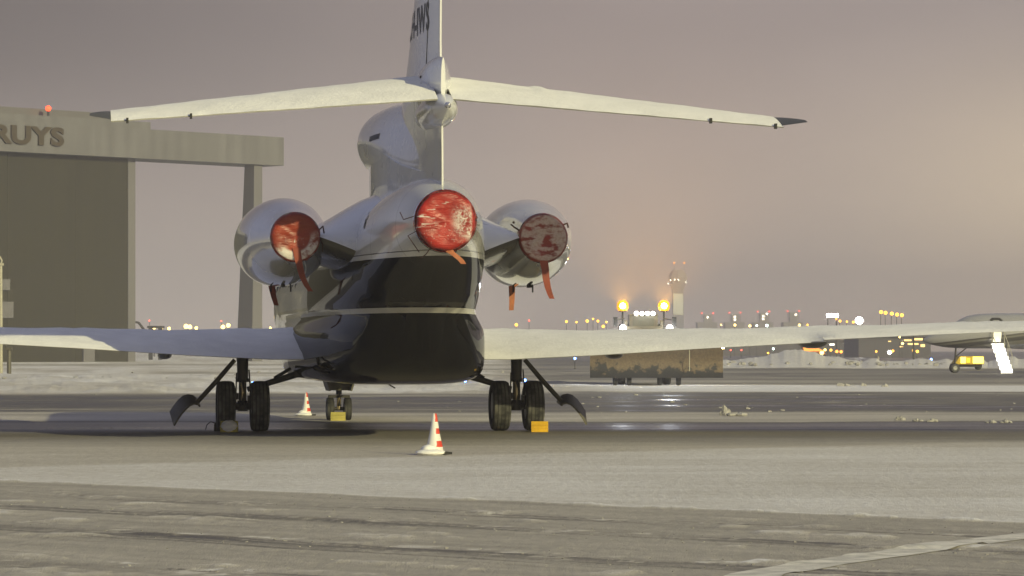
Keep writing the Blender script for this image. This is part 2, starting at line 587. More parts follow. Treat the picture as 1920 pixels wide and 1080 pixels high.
def ground_fields(x, d):
    """snow cover 0..1 and height at world (x, d)"""
    q = (d - (29.3 - 0.9 * x)) / 1.345           # distance beyond the swept edge
    al = (x - 0.9 * (d - 29.3)) / 1.345           # along it
    q = q + (fbm(al * 0.8, q * 0.2, 5) - 0.5) * 0.25
    rut = fbm(al * 0.12, q * 1.3, 11, 5)
    rut2 = fbm(al * 0.5, q * 5.0, 17, 4)
    clump = fbm(x * 3.0, d * 1.4, 23, 5)
    near = 0.71 + 0.12 * (rut - 0.5) + 0.14 * (rut2 - 0.5)
    # three ruts left by wheels, roughly parallel to the edge
    for q0, wd, amp in ((-3.3, 0.16, 0.10), (-5.6, 0.20, 0.11), (-8.3, 0.25, 0.07), (-1.7, 0.10, 0.05)):
        qq = q - q0 + (fbm(al * 0.25, al * 0 + q0, 31) - 0.5) * 1.0
        near = near - amp * np.exp(-(qq / wd) ** 2) * (0.1 + 1.8 * fbm(al * 0.9, q * 0.6, 37))
        near = near - 0.26 * np.exp(-(qq / (wd * 2.6)) ** 2) * sst(fbm(al * 0.55, q * 8.0, 39, 4), 0.54, 0.70)
        near = near + 0.22 * np.exp(-((qq - wd) / (wd * 2.0)) ** 2) * sst(fbm(al * 5.0, q * 4.0, 40, 4), 0.60, 0.74)
    fieldb = d - (42.8 + 0.83 * x)
    mid = 0.90 + 0.10 * (fbm(x * 0.3, d * 0.5, 41) - 0.5) - 0.10 * sst(fieldb, -0.6, 0.6)
    mid = mid + 0.10 * (fbm(x * 0.25 + d * 0.1, d * 1.6, 43, 5) - 0.5)
    mid = mid - 0.30 * sst(d, 44, 53)
    s = near + (mid - near) * sst(q, -0.05, 0.12)
    # thawed, wet strip beneath the jet, darkened further to deepen its shadow, pale band beyond, then slush
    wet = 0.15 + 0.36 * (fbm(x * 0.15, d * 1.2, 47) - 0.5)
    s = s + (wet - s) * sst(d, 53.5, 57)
    pale = 0.74 + 0.3 * (fbm(x * 0.2, d * 0.8, 53) - 0.5)
    s = s + (pale - s) * sst(d + 2 * (fbm(x * 0.2, d * 0.1, 3) - .5), 60.5, 63)
    wob = (fbm(x * 0.12, d * 0.05, 59) - 0.5) * 8
    slush = 0.40 + 0.85 * (fbm(x * 0.10 + d * 0.03, d * 0.55, 61, 5) - 0.5) + 0.5 * (fbm(x * 0.5, d * 1.5, 67) - 0.5)
    s = s + (slush - s) * sst(d + wob, 69, 73)
    puddle = sst(fbm(x * 0.22, d * 0.35, 71), 0.56, 0.66) * sst(x, 2, 4) * sst(x, 12, 9) * sst(d, 72, 76) * sst(d, 100, 94)
    s = s * (1 - 0.9 * puddle)
    field = 0.90 + 0.32 * (fbm(x * 0.35, d * 0.22, 73, 5) - 0.5)  # snow made whiter here to stand in for floodlight falling on it
    leftw = sst(x, 5, -2)
    s = s + (field - s) * sst(d + wob * 0.6, 97, 103) * leftw
    strip = 0.98  # snow whitened beside the plough, adding painted lamp light to the beams
    right = 0.60 + 0.5 * (fbm(x * 0.08, d * 0.12, 79, 5) - 0.5)
    s2 = s + (strip - s) * sst(d + wob * 0.3, 103, 107)
    s2 = s2 + (right - s2) * sst(d, 121, 131)
    s = s + (s2 - s) * (1 - leftw)
    tracks = sst(np.abs(fbm(x * 0.03, d * 0.16, 83) - 0.5), 0.05, 0.0) * sst(d, 150, 165) * sst(d, 330, 280)
    s = s - 0.35 * tracks
    s = s + (0.12 - s) * sst(d, 300, 380) * sst(x, -5, 15)
    h = 0.005 * (clump - 0.5) + 0.008 * (rut - 0.5) * sst(q, 0.3, -0.3)
    ridge = np.exp(-((q - 0.06) / 0.10) ** 2) * (0.010 + 0.022 * sst(fbm(al * 3.0, q * 2, 87), 0.5, 0.75))
    h = h + ridge
    s = s + ridge * 9
    kick = sst(fbm(al * 1.8, q * 2.2, 91, 4), 0.60, 0.80) * 0.016 * sst(q, -0.6, -1.2)
    h = h + kick
    s = s + kick * 9.0
    h = h + 0.05 * (fbm(x * 0.9, d * 0.5, 93, 4) - 0.35) * sst(d, 72, 76) * sst(d, 100, 96) * sst(s, 0.2, 0.6)
    lump = np.clip(fbm(x * 0.8, d * 0.25, 97, 5) - 0.42, 0, 1)
    h = h + 0.38 * lump * sst(d, 101, 106) * leftw * sst(d, 180, 150)
    berm = np.exp(-((d - 196 - 8 * (fbm(x * 0.05, d * 0, 99) - .5)) / 5.0) ** 2) + 0.8 * np.exp(-((d - 158) / 4.0) ** 2)
    h = h + berm * leftw * (0.12 + 0.5 * np.clip(fbm(x * 0.4, d * 0.3, 101) - 0.35, 0, 1))
    bank = np.exp(-((d - 246 - 6 * (fbm(x * .06, d * 0, 7) - .5)) / 6.0) ** 2) * sst(x, 8, 14)
    peak = np.exp(-((x - 20.5) / 2.6) ** 2)
    h = h + bank * (0.25 + 0.75 * fbm(x * 1.3, d * 0.6, 103, 5) * (0.5 + fbm(x * 0.15, d * 0, 105)) + 0.75 * peak)
    bankm = np.exp(-((d - 245) / 11.0) ** 2) * sst(x, 8, 14)
    s = s + (0.92 - s) * np.clip(bankm * 1.8, 0, 1)
    # keep the ground flat under the jet's wheels
    h = h * (1 - 0.9 * sst(d, 44, 48) * sst(d, 68, 64))
    return np.clip(s, 0, 1), h


def build_ground():
    dd = [-120, -60, -20, 0, 8, 12] + [F * CH / v for v in np.linspace(F * CH / 15.5, F * CH / 285.0, 430)]
    dd += [310, 345, 390, 450, 540, 680, 900, 1200, 1600, 2050]
    dd = np.array(dd)
    core = np.linspace(-0.185, 0.185, 720)
    rows_x = []
    for d in dd:
        sc = max(d, 15.5)
        inn = core * sc
        e = inn[-1]
        out = np.array([e + 4, e + 15, e + 50, e + 150, e + 500, 1550])
        rows_x.append(np.concatenate([-out[::-1], inn, out]))
    X = np.array(rows_x)
    Dg = np.repeat(dd[:, None], X.shape[1], 1)
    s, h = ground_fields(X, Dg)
    nr, nc = X.shape
    co = np.stack([X, Dg, h], -1).reshape(-1, 3)
    i = np.arange(nr - 1)[:, None] * nc + np.arange(nc - 1)[None, :]
    quads = np.stack([i, i + 1, i + nc + 1, i + nc], -1).reshape(-1, 4)
    me = bpy.data.meshes.new('apron')
    me.vertices.add(len(co))
    me.vertices.foreach_set('co', co.ravel())
    me.loops.add(quads.size)
    me.loops.foreach_set('vertex_index', quads.ravel())
    me.polygons.add(len(quads))
    me.polygons.foreach_set('loop_start', np.arange(0, quads.size, 4))
    me.polygons.foreach_set('loop_total', np.full(len(quads), 4))
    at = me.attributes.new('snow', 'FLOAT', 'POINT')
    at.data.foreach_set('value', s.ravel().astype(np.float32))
    me.update()
    me.validate()
    me.polygons.foreach_set('use_smooth', np.ones(len(quads), bool))
    m, t, b = material('snowy_apron')
    a = t.node('ShaderNodeAttribute', attribute_name='snow')
    tcn = t.node('ShaderNodeTexCoord')
    o = tcn.outputs['Object']
    fine = t.noise(t.mapping(o, (9, 3.2, 1)), 1.0, 8.0, 0.7)
    mid = t.noise(t.mapping(o, (0.9, 0.5, 1)), 1.0, 6.0, 0.6)
    grain = t.noise(t.mapping(o, (70, 30, 1)), 1.0, 3.0, 0.6)
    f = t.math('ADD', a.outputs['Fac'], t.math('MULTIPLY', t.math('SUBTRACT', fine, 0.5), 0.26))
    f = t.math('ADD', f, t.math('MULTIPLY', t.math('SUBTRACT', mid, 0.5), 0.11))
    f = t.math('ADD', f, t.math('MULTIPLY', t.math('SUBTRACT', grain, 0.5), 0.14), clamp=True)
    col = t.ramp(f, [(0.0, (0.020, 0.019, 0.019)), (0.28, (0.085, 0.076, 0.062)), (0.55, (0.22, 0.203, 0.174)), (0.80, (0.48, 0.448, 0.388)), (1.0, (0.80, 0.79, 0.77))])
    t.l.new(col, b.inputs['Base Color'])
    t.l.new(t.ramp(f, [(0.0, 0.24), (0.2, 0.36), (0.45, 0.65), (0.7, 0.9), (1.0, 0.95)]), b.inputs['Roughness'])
    bn = t.node('ShaderNodeBump')
    bn.inputs['Strength'].default_value = 0.7
    bn.inputs['Distance'].default_value = 0.03
    t.put(bn.inputs['Height'], t.math('MULTIPLY', t.math('ADD', fine, t.math('MULTIPLY', grain, 0.4)), t.smooth(f, 0.05, 0.5)))
    t.l.new(bn.outputs[0], b.inputs['Normal'])
    me.materials.append(m)
    ob = bpy.data.objects.new('apron', me)
    COL.objects.link(ob)
    tag(ob, kind='structure')


build_ground()

# taxi line showing through the snow at the bottom right
LINE = simple('worn_line_paint', (0.62, 0.60, 0.54), 0.8, vary=0.3, vscale=5)
mb = MB()
pts = [(1.15, 18.6), (1.45, 19.9), (1.9, 20.9), (2.4, 21.8), (3.05, 23.0), (3.75, 24.2), (4.6, 25.4), (5.6, 26.6), (7.2, 28.2)]
fine = []
for p, q in zip(pts[:-1], pts[1:]):
    fine += [(p[0] + (q[0] - p[0]) * k / 14, p[1] + (q[1] - p[1]) * k / 14) for k in range(14)]
cols = []
for i, p in enumerate(fine):
    a0, a1 = fine[max(i - 5, 0)], fine[min(i + 5, len(fine) - 1)]
    d = Vector((a1[0] - a0[0], a1[1] - a0[1])).normalized()
    cols.append([(p[0] - d.y * w_, p[1] + d.x * w_) for w_ in (-.17, -.085, 0, .085, .17)])
ca = np.array(cols)
hh_ = ground_fields(ca[..., 0], ca[..., 1])[1]
# the paint follows the ground sheet; the sheet is coarser in depth, so stay a few millimetres above
hh_ = np.maximum(hh_, np.maximum(np.roll(hh_, 1, 0), np.roll(hh_, -1, 0)))
mb.loft([[(float(c_[k][0]), float(c_[k][1]), float(hh_[i, k]) + .004) for k in range(5)] for i, c_ in enumerate(cols)], False, False, closed=False)
tag(mb.build('taxi_line', LINE, smooth=False, fixn=False), kind='structure')

# ------------------------------------------------------------------ the business jet
HEAD = Vector((-0.13, 0.99151, 0))
JET0 = Vector((-2.148, 55.0, 0))
JROT = math.atan2(HEAD.y, HEAD.x)
JM = Matrix.Translation(JET0) @ Matrix.Rotation(JROT, 4, 'Z')
jet = thing('business_jet', 'large white and black three engined jet parked tail towards us with red engine covers', 'airplane', JET0, JROT)

# fuselage: each station is the union of the body and the wing fairing, traced by rays
A = [(-9.55, 3.06, .43, .43, .43), (-9.2, 3.05, .50, .53, .50), (-8.6, 3.0, .62, .68, .62), (-8.0, 2.93, .72, .79, .74), (-7.0, 2.78, .86, .92, .92),
     (-6.0, 2.62, .96, 1.03, 1.06), (-5.0, 2.45, 1.05, 1.15, 1.16), (-4.0, 2.32, 1.13, 1.23, 1.20), (-3.0, 2.22, 1.20, 1.29, 1.24),
     (-1.5, 2.15, 1.25, 1.30, 1.27), (2.0, 2.14, 1.25, 1.28, 1.27), (8.0, 2.12, 1.25, 1.25, 1.25), (9.5, 2.05, 1.14, 1.15, 1.2), (10.8, 1.92, .92, .92, 1.05),
     (12.0, 1.7, .56, .5, .7), (12.7, 1.56, .25, .22, .35), (12.95, 1.5, .03, .03, .04)]
B = [(-6.4, 1.42, .30, .12), (-5.8, 1.40, .80, .38), (-5.0, 1.36, 1.06, .48), (-4.0, 1.33, 1.22, .52), (-3.0, 1.31, 1.32, .52), (-1.0, 1.30, 1.42, .51), (2.0, 1.30, 1.44, .50),
     (4.0, 1.30, 1.35, .48), (5.5, 1.35, 1.05, .38), (6.4, 1.4, .3, .12)]


def station(X, n=72):
    zc, a, up, dn = lerp_table(A, X)
    fair = lerp_table(B, X) if -6.4 <= X <= 6.4 else None
    cz = zc - 0.25 * dn if fair is not None else zc

    def val(y, z):
        bq = up if z > zc else dn
        f1 = abs(y / a) ** 2.1 + abs((z - zc) / bq) ** 2.1
        if fair is None:
            return f1
        f2 = abs(y / fair[1]) ** 4.4 + abs((z - fair[0]) / fair[2]) ** 4.4
        f1, f2 = min(f1, 30), min(f2, 30)
        return -math.log(math.exp(-5 * f1) + math.exp(-5 * f2) + 1e-60) / 5
    out = []
    for k in range(n):
        th = 2 * math.pi * k / n
        cy, cs = math.cos(th), math.sin(th)
        lo, hi = 0.0, 2.6
        for _ in range(34):
            md = (lo + hi) / 2
            if val(cy * md, cz + cs * md) < 1:
                lo = md
            else:
                hi = md
        out.append((X, cy * lo, cz + cs * lo))
    return out


mb = MB()
xs = [-9.55, -9.4, -9.2, -8.9, -8.6, -8.3, -8.0, -7.6, -7.2, -6.8, -6.4, -6.1, -5.8, -5.5, -5.2, -4.9, -4.6, -4.3, -4.0, -3.6, -3.2, -2.6, -2.0, -1.2, -0.4, .6, 1.6, 2.6, 3.4, 4.2, 4.8, 5.4, 5.9, 6.4, 7.2, 8.0, 8.6, 9.2, 9.8, 10.4, 11.0, 11.5, 12.0, 12.4, 12.7, 12.85, 12.95]
mb.loft([station(x) for x in xs])
fus = mb.build('fuselage', LIVERY, jet, angle=60)
# centre engine nozzle
mb = MB()
mb.lathe([(.30, .5), (.40, .02), (.425, 0.0), (.435, .04), (.43, .2)], (-9.62, 0, 3.06), (1, 0, 0), 40)
mb.build('exhaust_nozzle', CHROME, fus)
# small vents, cover anchor and skin marks on the tail cone
mb = MB()
for f in range(12):
    pass
ring = []
st_a, st_b = station(-6.9), station(-6.3)


def skin_y(x, z):
    ps = [p for p in station(x, 240) if p[1] > 0]
    return min(ps, key=lambda p: abs(p[2] - z))[1]


secs = []
for i in range(9):
    f = i / 8
    z = 3.05 + .26 * f
    x = -6.75 + .35 * f
    hw = .085 * math.sin(math.pi * (.1 + .8 * f)) * (1.25 - f)
    secs.append([(x - hw, skin_y(x - hw, z) + .006, z), (x + hw, skin_y(x + hw, z) + .006, z)])
mb.loft(secs, False, False, closed=False)
mb.build('air_scoop', simple('scoop_shadow_paint', (.045, .05, .04), .6), fus, fixn=False)
# cabin windows and cockpit glass (forward, mostly hidden from behind)
for sgn in (1, -1):
    for i in range(8):
        mb = MB()
        mb.lathe([(.001, .0), (.11, .0), (.13, -.03)], (2.4 + i * .85, sgn * 1.235, 2.42), (0, sgn, 0), 16)
        build_each(mb, 'cabin_window', GLASS, fus)
mb = MB()
mb.strip([(9.9, -.85, 2.62), (10.35, -.5, 2.66), (10.5, 0, 2.7), (10.35, .5, 2.66), (9.9, .85, 2.62)], (-.35, 0, .3), .03)
mb.build('windscreen', GLASS, fus)


def airfoil(n=14, camber=0.015):
    """closed loop of (x from LE 0..1, z) - upper TE->LE then lower LE->TE"""
    xsf = [0.5 * (1 - math.cos(math.pi * i / n)) for i in range(n + 1)]
    th = lambda x: 5 * (.2969 * math.sqrt(x) - .126 * x - .3516 * x * x + .2843 * x ** 3 - .1015 * x ** 4)
    cm = lambda x: camber * 4 * x * (1 - x)
    upr = [(x, th(x), cm(x)) for x in xsf[::-1]]
    low = [(x, -th(x), cm(x)) for x in xsf[1:]]
    return upr + low, n


AF, AN = airfoil()


def wing_sec(y, xte, zte, chord, inc, tc, droop=0.0, flat=1.0):
    ca, sa = math.cos(R(inc)), math.sin(R(inc))
    out = []
    for (x, t, cm) in AF:
        f = (1 - x) * chord
        zz = (t * tc + cm) * chord
        if t < 0:
            zz *= flat
        zz -= droop * max(0.0, (x - .7) / .3) ** 1.4
        out.append((xte + f * ca - zz * sa, y, zte + f * sa + zz * ca))
    return out


for sgn in (1, -1):
    S = [(0.6, -2.0, 1.19, 5.2, 2.3, .122, .02), (1.9, -2.0, 1.19, 4.75, 2.2, .116, .02), (3.2, -2.40, 1.26, 4.1, 1.9, .11, .025), (4.8, -2.88, 1.37, 3.5, 1.3, .10, .03), (6.6, -3.40, 1.475, 2.95, .7, .092, .035),
         (6.62, -3.41, 1.476, 2.945, .7, .092, 0), (8.2, -3.92, 1.555, 2.45, .9, .084, 0), (9.6, -4.4, 1.615, 2.05, 1.1, .08, 0), (12.2, -5.2, 1.76, 1.5, 1.5, .08, 0), (12.75, -5.55, 2.05, 1.2, 2.0, .08, 0), (13.1, -6.2, 2.9, .6, 1, .08, 0)]
    mb = MB()
    secs = []
    for a, b2 in zip(S[:-1], S[1:]):
        k = 5 if b2[0] - a[0] > 0.8 else 1
        for i in range(k):
            f = i / k
            secs.append([a[j] + (b2[j] - a[j]) * f for j in range(7)])
    secs.append(list(S[-1]))
    pts3 = []
    for q in secs:
        sec = wing_sec(sgn * q[0], *q[1:], flat=.5)
        # snow lies unevenly: a few centimetres, thinning to the edges
        sec2 = []
        for j, p in enumerate(sec):
            if 1 < j < AN - 1:
                add = 0.018 + 0.02 * math.sin(q[0] * 5.1 + j * 1.7) * math.sin(q[0] * 2.3 + j)
                p = (p[0], p[1], p[2] + add)
            sec2.append(p)
        pts3.append(sec2)
    mb.loft(pts3, matf=lambda i, j: 1 if j < AN - 1 else 0)
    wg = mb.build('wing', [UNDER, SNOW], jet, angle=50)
    # flap track fairings
    for (y, x0, ln, r, zz) in ((6.55, -1.9, 2.1, .095, 1.415), (3.55, -1.2, 1.5, .07, 1.22)):
        mb = MB()
        rings = []
        for i in range(13):
            t = i / 12
            rr = r * (math.sin(math.pi * min(1, t * 1.06 + .02)) ** 0.6 if t < .94 else .12 * (1 - t) / .06 + 0.02)
            rings.append([(x0 - ln * t, sgn * y + 1.6 * rr * math.cos(2 * math.pi * k / 14), zz + .03 + rr * (math.sin(2 * math.pi * k / 14) * (.3 if k < 7 else 1.0) - .1)) for k in range(14)])
        mb.loft(rings)
        mb.build('flap_track_fairing', UNDER, wg)

# fin
FN = [(3.30, -3.9, -9.25, .62), (3.7, -4.0, -9.28, .50), (4.2, -4.2, -9.25, .44), (4.7, -4.6, -9.2, .42), (5.0, -4.9, -9.15, .40), (5.35, -5.25, -9.05, .34), (5.8, -5.7, -9.05, .30), (6.3, -6.2, -9.1, .27), (7.0, -6.85, -9.3, .22), (7.75, -7.5, -9.6, .17)]


def fin_half(x, z):
    xle, xte, t = lerp_table(FN, z)
    c2 = (xle - x) / (xle - xte)
    c2 = min(max(c2, 0.0), 1.0)
    th = 5 * (.2969 * math.sqrt(c2) - .126 * c2 - .3516 * c2 * c2 + .2843 * c2 ** 3 - .1015 * c2 ** 4)
    return max(th * t, 0.012)


mb = MB()
secs = []
zs = [3.3 + i * (7.75 - 3.3) / 26 for i in range(27)]
for z in zs:
    xle, xte, t = lerp_table(FN, z)
    ring = []
    for (xf, tt, cm) in AF:
        x = xle + (xte - xle) * xf
        hlf = fin_half(x, z) if 0 < xf else 0
        ring.append((x, hlf if tt >= 0 else -hlf, z))
    secs.append(ring)
mb.loft(secs)
fin = mb.build('fin', WHITE, jet, angle=50)
# rudder gap line
mb = MB()
for sgn in (1, -1):
    line = []
    for i in range(16):
        z = 5.25 + i * .15
        x = -8.05 - (z - 5.25) * .18
        line.append((x, sgn * (fin_half(x, z) + .001), z))
    mb.tube(line, .007, 5)
mb.build('rudder_gap', TIPGREY, fin)
# fin fairing and bullet at the tailplane
mb = MB()
rings = []
for i in range(15):
    t = i / 14
    x = -6.9 - 3.0 * t
    rr = [.02, .10, .16, .20, .22, .235, .24, .242, .24, .236, .23, .215, .185, .13, .02][i]
    rings.append([(x, rr * math.cos(2 * math.pi * k / 24), 4.60 + rr * math.sin(2 * math.pi * k / 24)) for k in range(24)])
mb.loft(rings)
rings = []
for i in range(9):
    t = i / 8
    x = -7.0 - 2.35 * t
    hw = [.03, .14, .19, .22, .225, .21, .17, .10, .03][i]
    rings.append([(x, hw * math.cos(2 * math.pi * k / 24), 4.95 + .40 * math.sin(2 * math.pi * k / 24) * [.5, .8, 1, 1, 1, 1, 1, .95, .85][i]) for k in range(24)])
mb.loft(rings)
blt = mb.build('tail_bullet', WHITE, jet, angle=55)
mb = MB()
mb.lathe([(.001, -.03), (.03, -.02), (.045, .02)], (-9.93, 0, 4.6), (1, 0, 0), 14)
mb.build('tail_light', CHROME, blt)
mb = MB()
mb.tube([(-8.4, .22, 4.86), (-8.7, .235, 4.98)], .014, 6)
mb.ball((-8.35, .2, 5.1), .02, 6)
build_each(mb, 'static_port', DARK, blt)

# tailplane, trimmed leading edge up, snow on top
for sgn in (1, -1):
    def tp(y):
        f = (y - 0.1) / 4.28
        return (-9.62 - 1.25 * f, 4.69 - 0.42 * f, 2.55 - 1.5 * f, 9.5, .10)
    mb = MB()
    secs = []
    for i in range(61):
        y = 0.1 + 4.28 * i / 60
        q = tp(y)
        y += (.11 if sgn > 0 else 0.0) * i / 60
        sec = wing_sec(sgn * y, *q, flat=0.8)
        sec2 = []
        for j, p in enumerate(sec):
            if 0 <= j <= AN + 1:
                add = .012 + .004 * math.sin(y * 9 + j) * math.sin(y * 4.3)
                if sgn < 0 and 5 < j < 12:
                    add += .03 * math.exp(-((y - 1.42) / .06) ** 2)
                p = (p[0], p[1], p[2] + add)
            sec2.append(p)
        secs.append(sec2)
    mb.loft(secs, matf=lambda i, j: 1 if j < AN + 1 else 0)
    tpo = mb.build('tailplane', [UNDER, SNOW], jet, angle=50)
    mb = MB()
    secs = []
    for i in range(7):
        f = i / 6
        y = 4.385 + .27 * f + (.11 if sgn > 0 else 0.0)
        q = tp(4.385)
        ch = q[2] * (1 - f * 0.35) * math.sqrt(1 - (f * .9) ** 2)
        secs.append(wing_sec(sgn * y, q[0] - .22 * f + (0.0 if f < .5 else 0), q[1] + .035 - .02 * f + .05 * f, max(ch, .05), 7, .10, flat=.9))
    mb.loft(secs)
    mb.build('tailplane_tip', TIPGREY, tpo, angle=50)
    mb = MB()
    for yy in (3.45, 4.28):
        q = tp(yy)
        mb.box((q[0] - .02, sgn * yy - .015, q[1] - .02), (q[0] + .05, sgn * yy + .015, q[1] + .05))
    build_each(mb, 'static_wick', DARK, tpo, smooth=False)

# centre engine intake on the spine, blending aft into the fin
mb = MB()
DUC = [(-8.8, 3.72, .05, .55), (-7.6, 3.85, .15, .68), (-6.4, 4.0, .29, .76), (-5.2, 4.22, .43, .72), (-4.2, 4.38, .51, .65), (-3.2, 4.48, .545, .585), (-2.4, 4.53, .55, .555), (-1.75, 4.55, .53, .53), (-1.6, 4.55, .505, .505)]
rings = []
for i in range(33):
    X = -8.8 + 7.2 * i / 32
    zc, hw, hh = lerp_table(DUC, X)
    rings.append([(X, hw * math.cos(2 * math.pi * k / 40), zc + hh * math.sin(2 * math.pi * k / 40)) for k in range(40)])
mb.loft(rings, True, False)
rings = []
PED = [(-8.8, .04), (-8, .13), (-7, .25), (-6.2, .335), (-5.2, .435), (-4.4, .47), (-3.6, .465), (-2.8, .42), (-2.3, .37), (-2.05, .24), (-1.9, .05)]
for i in range(25):
    X = -8.8 + 6.9 * i / 24
    hw = lerp_table(PED, X)[0]
    ring = []
    zc_ = lerp_table(DUC, X)[0]
    for z in [3.2 + (zc_ - 3.2) * q_ / 5 for q_ in range(6)]:
        ring.append((X, hw * (1 + .55 * max(0, (3.75 - z)) ** 1.5 * min(1, max(0, (X + 8.8) / 3))), z))
    ring += [(p[0], -p[1], p[2]) for p in ring[::-1]]
    rings.append(ring)
mb.loft(rings)
duct = mb.build('centre_intake', WHITE, jet, angle=55)
mb = MB()
mb.lathe([(.44, -.25), (.435, .0), (.46, .07), (.49, .08), (.51, .03), (.512, -.02)], (-1.6, 0, 4.55), (1, 0, 0), 40)
mb.build('intake_lip', CHROME, duct)
mb = MB()
def duct_y(x, z):
    zc, hw, hh = lerp_table(DUC, x)
    return hw * math.sqrt(max(0, 1 - ((z - zc) / hh) ** 2))


mb.loft([[(x, duct_y(x, z) + .006, z) for x in (-4.75, -4.3, -3.9)] for z in (4.47, 4.51, 4.55)], False, False, closed=False)
mb.build('louvre', simple('louvre_paint', (.06, .06, .065), .6), duct, smooth=False, fixn=False)

# side engines
for sgn in (1, -1):
    fy, ry = 1.89, 1.80
    ax = Vector((4.1, sgn * (fy - ry), 0)).normalized()
    o = Vector((-6.25, sgn * ry, 2.945))
    mb = MB()
    mb.lathe([(.30, .25), (.352, .0), (.365, .0), (.40, .25), (.46, .55), (.545, .95), (.61, 1.4), (.648, 1.9), (.662, 2.5), (.66, 3.0), (.645, 3.4), (.61, 3.75), (.56, 3.95)], o, ax, 56)
    nac = mb.build('nacelle', NACP, jet, angle=50)
    mb = MB()
    mb.lathe([(.555, 3.94), (.535, 4.04), (.50, 4.09), (.46, 4.06), (.44, 3.9), (.42, 3.4), (.001, 3.3)], o, ax, 48)
    mb.build('intake_lip', CHROME, nac)
    mb = MB()
    mb.box((-4.6, sgn * 1.86 - .02, 2.26), (-4.2, sgn * 1.86 + .02, 2.3))
    mb.tube([(-3.7, sgn * 1.7, 2.33), (-3.7, sgn * 1.7, 2.20)], .012, 6)
    mb.tube([(-3.7, sgn * 2.0, 2.33), (-3.7, sgn * 2.0, 2.20)], .012, 6)
    build_each(mb, 'drain_mast', DARK, nac, smooth=False)
    # pylon
    mb = MB()
    PY = [(.45, 2.52, 3.66), (.7, 2.62, 3.56), (.95, 2.72, 3.42), (1.2, 2.82, 3.27), (1.42, 2.90, 3.15), (1.62, 2.95, 3.07)]
    secs = []
    for (y, zt, zcr) in PY:
        ring = []
        xle, xte = -2.3, -6.30
        for (xf, tt, cm) in AF:
            x = xle + (xte - xle) * xf
            top = math.sin(math.pi * (1 - xf) ** 0.85) if xf < 1 else 0
            prof_up = (4 * xf * (1 - xf)) ** 0.6
            zmid = zt + .04
            ring.append((x, sgn * y, zmid + (zcr - zmid) * prof_up if tt >= 0 and xf not in (0,) else zmid - .30 * (4 * xf * (1 - xf)) ** .7))
        secs.append(ring)
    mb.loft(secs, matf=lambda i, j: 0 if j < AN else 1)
    mb.build('pylon', [WHITE, PYLON_SHADE], jet, angle=60)


# registration on both sides of the fin, wrapped on to its surface
def text_mesh(txt, size, extrude, bold=0.0, spacing=1.0):
    cu = bpy.data.curves.new('lettering', 'FONT')
    cu.body = txt
    cu.size = size
    cu.extrude = extrude
    cu.offset = bold
    cu.space_character = spacing
    cu.resolution_u = 4
    ob = bpy.data.objects.new('lettering', cu)
    COL.objects.link(ob)
    dg = bpy.context.evaluated_depsgraph_get()
    dg.update()
    me = bpy.data.meshes.new_from_object(ob.evaluated_get(dg))
    bpy.data.objects.remove(ob)
    return me


def add_reg(sgn):
    me = text_mesh('OH-IWS', .54, 0.0, .012, 1.12)
    bm = bmesh.new()
    bm.from_mesh(me)
    bmesh.ops.triangulate(bm, faces=bm.faces)
    bmesh.ops.subdivide_edges(bm, edges=[e for e in bm.edges if e.calc_length() > .12], cuts=2)
    xsn = [v.co.x for v in bm.verts]
    wdt = max(xsn)
    for v in bm.verts:
        t = v.co.x if sgn > 0 else wdt - v.co.x
        x = -6.02 - t * (2.25 / wdt)
        z = 5.78 + v.co.y
        v.co = Vector((x, sgn * (fin_half(x, z) + .004), z))
    bm.to_mesh(me)
    bm.free()
    me.materials.append(LETTER)
    ob = bpy.data.objects.new('registration', me)
    COL.objects.link(ob)
    ob.parent = fin
    ob['label'] = 'black registration letters OH-IWS'


add_reg(1)
add_reg(-1)


# landing gear
def wheel(mb, c, r, wd, mt=0, mr=1):
    prof = [(r * .32, -wd * .42), (r * .56, -wd * .40), (r * .60, -wd * .47), (r * .80, -wd * .5), (r * .93, -wd * .45), (r * .985, -wd * .32), (r, -wd * .15), (r, wd * .15), (r * .985, wd * .32), (r * .93, wd * .45), (r * .80, wd * .5), (r * .60, wd * .47), (r * .56, wd * .40), (r * .32, wd * .42)]
    n = len(prof)
    mb.lathe(prof, c, (0, 1, 0), 40, matf=lambda i, j: mr if i < 1 or i >= n - 2 else mt)
    mb.lathe([(.001, -wd * .44), (r * .30, -wd * .44), (r * .33, -wd * .40)], c, (0, 1, 0), 20, mat=mr)
    mb.lathe([(.001, wd * .44), (r * .30, wd * .44), (r * .33, wd * .40)], c, (0, 1, 0), 20, mat=mr)


